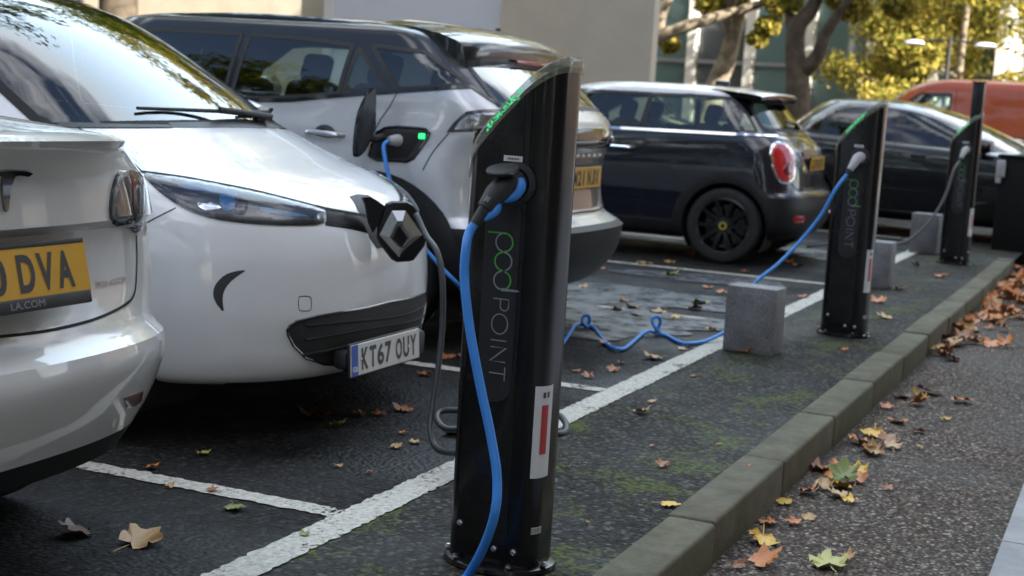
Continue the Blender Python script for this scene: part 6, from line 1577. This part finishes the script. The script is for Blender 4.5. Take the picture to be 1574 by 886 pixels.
tree('tall tree leaning over the backs of the parked cars', (9.5, 11.5, -.16), 14, .32, 4.6, 15000, M_LEAFGREEN, M_BARK, 23, clear=.35, lsize=.12)
for k, (x, y, h_, sd_) in enumerate(((-8, -2.5, 11, 31), (-9, 4.5, 12, 32), (-10, 11, 12, 33), (-7, 17, 12, 34))):
    tree(['leafy tree on the footpath behind the camera', 'broad tree behind the camera by the parking bays', 'wide tree farther along behind the parking bays', 'tall tree at the back corner of the car park'][k], (x, y, -.16), h_, .3, 4.2, 13000, M_LEAFGREEN, M_BARKDARK, sd_, clear=.12, lsize=.13)
for k, (x, y, sd_) in enumerate(((1.5, -5.5, 41), (10, -6.5, 42))):
    tree(['tree over the paving beside the nearest post, outside the view', 'tree over the paving farther along, outside the view'][k], (x, y, -.16), 11, .28, 3.6, 9000, M_LEAFGOLD, M_BARK, sd_, clear=.4, lsize=.12)
facade('brick_terrace', 'unseen brown brick terrace added far along the footpath to cover bright horizon sky', (75, -24, -.16), 0, 34, 15, 9, M_BRICK, 9, 4, 1.2, 1.8)  # added out of view to screen off the bright low sky
tree('tall golden tree over the road behind the red van', (39, 5.5, -.16), 17, .34, 5.5, 15000, M_LEAFGOLD, M_BARK, 51, clear=.35, lsize=.15)
tree('tall golden tree farther right across the road', (40, -5, -.16), 16, .34, 5.5, 14000, M_LEAFGOLD, M_BARK, 52, clear=.35, lsize=.15)
# ------------------------------------------------------------------ fallen leaves
def leaf_m(nm, c1, c2):
    m = bpy.data.materials.new(nm); m.use_nodes = True; n = m.node_tree; b = bsdf(m); L = n.links.new
    t = node(n, 'ShaderNodeTexCoord'); x = node(n, 'ShaderNodeTexNoise', Scale=22.0, Detail=5.0); L(t.outputs['Object'], x.inputs['Vector'])
    cr = node(n, 'ShaderNodeValToRGB'); e = cr.color_ramp.elements; e[0].position = .35; e[1].position = .65; e[0].color = (*c1, 1); e[1].color = (*c2, 1); L(x.outputs[0], cr.inputs[0]); L(cr.outputs[0], b.inputs['Base Color'])
    b.inputs['Roughness'].default_value = .5; return m
LM = {'brown': leaf_m('brown_leaf', (.20, .065, .018), (.34, .13, .04)), 'orange': leaf_m('orange_leaf', (.40, .11, .015), (.55, .20, .03)), 'tan': leaf_m('tan_leaf', (.34, .18, .06), (.46, .29, .11)),
      'yellow': leaf_m('yellow_leaf', (.55, .30, .02), (.66, .42, .03)), 'green': leaf_m('green_leaf', (.09, .14, .03), (.22, .24, .05)), 'lime': leaf_m('yellow_green_leaf', (.30, .30, .05), (.40, .36, .08)), 'dark': leaf_m('dark_brown_leaf', (.07, .03, .014), (.13, .06, .025))}
def leaf_mesh(seed):
    rg = random.Random(seed); lob = [(0, .52), (14, .50), (24, .56), (34, .74), (44, .92), (54, .72), (62, .68), (74, .82), (82, .90), (90, 1.06), (103, .80), (112, .70), (120, .74), (136, .92), (147, .70), (156, .56), (166, .50)]
    pts = []
    for a, r in lob: pts.append((a + rg.uniform(-3, 3), r * rg.uniform(.88, 1.1)))
    pts += [(180, .5)] + [(360 - a + rg.uniform(-3, 3), r * rg.uniform(.88, 1.1)) for a, r in lob[:0]]
    full = [(a - 90, r) for a, r in pts]
    lower = [(200, .42), (222, .40), (262, .12), (278, .12), (318, .40), (340, .45)]
    out = [(r * math.cos(rad(a)), r * math.sin(rad(a))) for a, r in pts] + [(r * math.cos(rad(a)), r * math.sin(rad(a))) for a, r in lower]
    curl = rg.uniform(.15, .9); fold = rg.uniform(-.3, .8); tw = rg.uniform(-.7, .7)
    V = []; F = []
    def zf(x, y): r2 = x * x + y * y; return curl * r2 * .5 + fold * abs(x) * .35 + tw * x * y * .4 + .09 * math.sin(4 * x + seed) * math.cos(3.5 * y)
    n = len(out); V.append((0, -.05, zf(0, -.05)))
    for s in (.5, 1.0):
        for x, y in out: V.append((x * s, y * s - .05 * (1 - s), zf(x * s, y * s) + (rg.uniform(-.08, .2) if s == 1 else 0)))
    for i in range(n):
        j = (i + 1) % n; F.append((0, 1 + i, 1 + j)); F.append((1 + i, 1 + n + i, 1 + n + j, 1 + j))
    k = len(V); P = [(0, -.1, .02), (.03, -.5, .05), (.08, -.85, .08)]
    for (x, y, z) in P: V += [(x - .018, y, zf(0, y) * .3 + z), (x + .018, y, zf(0, y) * .3 + z)]
    F += [(k, k + 1, k + 3, k + 2), (k + 2, k + 3, k + 5, k + 4)]
    zmin = min(v[2] for v in V); V = [(x, y, z - zmin) for x, y, z in V]
    return V, F
LME = {}
for col in LM:
    for sd_ in range(5):
        V, F = leaf_mesh(sd_ * 13 + 1); me = bpy.data.meshes.new('fallen_leaf'); me.from_pydata(V, [], F); me.materials.append(LM[col]); me.polygons.foreach_set('use_smooth', [True] * len(me.polygons)); LME[col, sd_] = me
def leaf(p, size, col, label, group, z=0.0, rot=None, tilt=.12, sd_=None):
    o = bpy.data.objects.new('fallen_leaf', LME[col, sd_ if sd_ is not None else random.randrange(5)]); COL.objects.link(o)
    o.location = (p[0], p[1], z + .006); s = size / 1.8; o.scale = (s, s, s * random.uniform(.5, 1.1)); o.rotation_euler = (random.uniform(-tilt, tilt), random.uniform(-tilt, tilt), rot if rot is not None else random.uniform(0, 6.28)); tag(o, label, 'leaf', group); return o
ZP = -.126
def lpx(px, spx, col, label, group, z=0.0, **k):
    p = ground_px(px, z); d = (p - Vector((0, 0, CAM_H))).length; leaf(p, spx * d / FPX, col, label, group, z, **k)
GL, GS, GP = 'fallen leaves in the parking bays', 'fallen leaves on the mossy strip', 'fallen leaves on the gravel footpath'
lpx((205, 838), 95, 'tan', 'large crumpled tan leaf on the dark asphalt below the pearl saloon', GL, tilt=.3)
lpx((128, 822), 80, 'dark', 'large dark brown leaf beside the big tan leaf at lower left', GL, tilt=.3)
lpx((360, 782), 48, 'green', 'green leaf lying inside the bay between the two nearest white lines', GL)
lpx((228, 721), 34, 'orange', 'orange leaf lying on the white bay line below the saloon bumper', GL)
lpx((310, 699), 28, 'lime', 'small yellow green leaf under the front of the white hatchback', GL)
lpx((492, 645), 70, 'dark', 'big shaded dark leaf under the nose of the white hatchback', GL, tilt=.3)
lpx((515, 655), 35, 'lime', 'pale yellow leaf touching the big shaded leaf under the hatchback', GL)
lpx((626, 631), 46, 'brown', 'brown leaf below the KT67 number plate', GL)
lpx((690, 668), 55, 'brown', 'brown leaf leaning against the base of the nearest post', GL, tilt=.7)
lpx((465, 826), 26, 'green', 'small green leaf on the thick white line at lower left', GS)
lpx((1022, 778), 44, 'yellow', 'bright yellow leaf alone on the mossy strip near the kerb', GS)
lpx((1014, 718), 34, 'brown', 'brown leaf on the moss right of the nearest post', GS)
lpx((981, 635), 36, 'tan', 'tan leaf just below the crossing of the white lines', GS)
lpx((1141, 543), 30, 'orange', 'orange leaf at the foot of the nearest granite block', GS)
lpx((1009, 552), 46, 'tan', 'tan star shaped leaf beside the white line left of the granite block', GS)
lpx((935, 532), 36, 'brown', 'brown leaf caught in the coils of the blue cable', GL, tilt=.5)
lpx((1440, 426), 32, 'orange', 'orange leaf on the strip below the third post', GS)
lpx((1366, 490), 34, 'tan', 'tan leaf right of the foot of the middle post', GS)
lpx((1349, 466), 36, 'orange', 'orange leaf behind the foot of the middle post', GS)
lpx((1282, 728), 88, 'orange', 'largest upright orange leaf of the heap against the kerb', GP, z=ZP, tilt=.7)
lpx((1297, 738), 66, 'green', 'green and yellow leaf in the middle of the heap against the kerb', GP, z=ZP + .015, tilt=.5)
lpx((1172, 829), 68, 'yellow', 'yellow leaf close under the kerb near the bottom edge', GP, z=ZP, tilt=.3)
lpx((1165, 868), 74, 'orange', 'orange leaf at the bottom edge beside the kerb', GP, z=ZP, tilt=.4)
lpx((1275, 874), 84, 'lime', 'greenish leaf cut by the bottom edge on the gravel', GP, z=ZP)
lpx((1311, 773), 36, 'yellow', 'bright yellow leaf just below the kerb side heap', GP, z=ZP)
lpx((1432, 604), 56, 'brown', 'brown curled leaf, upper one of the pair right of the kerb', GP, z=ZP, tilt=.4)
lpx((1475, 617), 46, 'orange', 'orange leaf, right hand one of the pair right of the kerb', GP, z=ZP)
SB = 'small brown or tan leaf scattered on the dark asphalt of the bays'; SS = 'small fallen leaf among the moss of the strip'; SP = 'small orange or brown leaf on the gravel along the kerb'; SH = 'orange leaf in the far drift against the kerb by the third post'
for px, s in (((606, 690), 26), ((640, 683), 24), ((555, 640), 28), ((585, 640), 30), ((615, 668), 18), ((655, 577), 30), ((680, 552), 34), ((705, 550), 28), ((260, 752), 20), ((322, 757), 26), ((520, 720), 18), ((565, 728), 14), ((905, 582), 26), ((938, 571), 30), ((885, 573), 20), ((958, 560), 18),
              ((925, 414), 30), ((988, 406), 34), ((895, 444), 24), ((962, 466), 24), ((945, 478), 26), ((975, 475), 30), ((1016, 483), 34), ((982, 488), 26), ((1030, 405), 24), ((880, 400), 22), ((1065, 476), 30), ((1085, 444), 22), ((1110, 452), 26), ((1150, 420), 22), ((1215, 405), 26), ((1230, 410), 24), ((1060, 395), 24), ((1098, 508), 24)):
    lpx(px, s * 1.1, random.choice(('brown', 'brown', 'orange', 'tan')), SB, GL)
lpx((1072, 468), 38, 'lime', 'yellow green leaf on the puddle left of the nearest granite block', GL); lpx((1033, 489), 30, 'yellow', 'yellow leaf on the wet bay line near the granite block', GL); lpx((1028, 424), 30, 'lime', 'pale leaf on the asphalt before the dark blue hatchback', GL)
for px, s in (((1000, 688), 14), ((1103, 685), 14), ((905, 806), 12), ((1150, 718), 12), ((1063, 580), 18), ((1000, 620), 20), ((1045, 538), 24), ((1062, 538), 20), ((1230, 458), 28), ((1318, 508), 18), ((1380, 446), 26), ((1365, 445), 24), ((1410, 410), 22), ((1300, 540), 16), ((870, 720), 14)):
    lpx(px, s, random.choice(('brown', 'tan', 'orange')), SS, GS)
for px, s in (((1252, 722), 50), ((1262, 752), 46), ((1245, 757), 40), ((1300, 752), 52), ((1316, 742), 44), ((1320, 730), 40), ((1290, 765), 44), ((1208, 772), 34), ((1188, 806), 40), ((1226, 806), 34), ((1240, 795), 30), ((1370, 753), 26), ((1340, 692), 50), ((1325, 684), 46), ((1360, 679), 44), ((1345, 668), 50), ((1372, 690), 36), ((1375, 650), 40), ((1384, 612), 36), ((1404, 622), 40), ((1416, 612), 32), ((1368, 628), 28), ((1350, 700), 46), ((1408, 664), 26), ((1412, 690), 18), ((1450, 645), 20), ((1495, 515), 40), ((1478, 508), 36), ((1300, 862), 34), ((1130, 872), 30)):
    lpx(px, s * 1.1, random.choice(('brown', 'orange', 'orange', 'tan', 'yellow')), SP, GP, z=ZP, tilt=.35)
lpx((1497, 515), 36, 'green', 'green leaf at the near end of the far leaf drift', GP, z=ZP)
for i in range(150):
    x = random.uniform(8.7, 14.8) if i < 110 else random.uniform(10.5, 13.8); y = KY0 - .02 - abs(random.gauss(0, .16)) * (2.0 if x > 10.2 else .7)
    leaf((x, y, 0), random.uniform(.10, .19), random.choice(('orange', 'orange', 'brown', 'tan')), SH, 'leaf drift at the far end of the kerb', z=ZP + random.uniform(0, .03), tilt=.6)
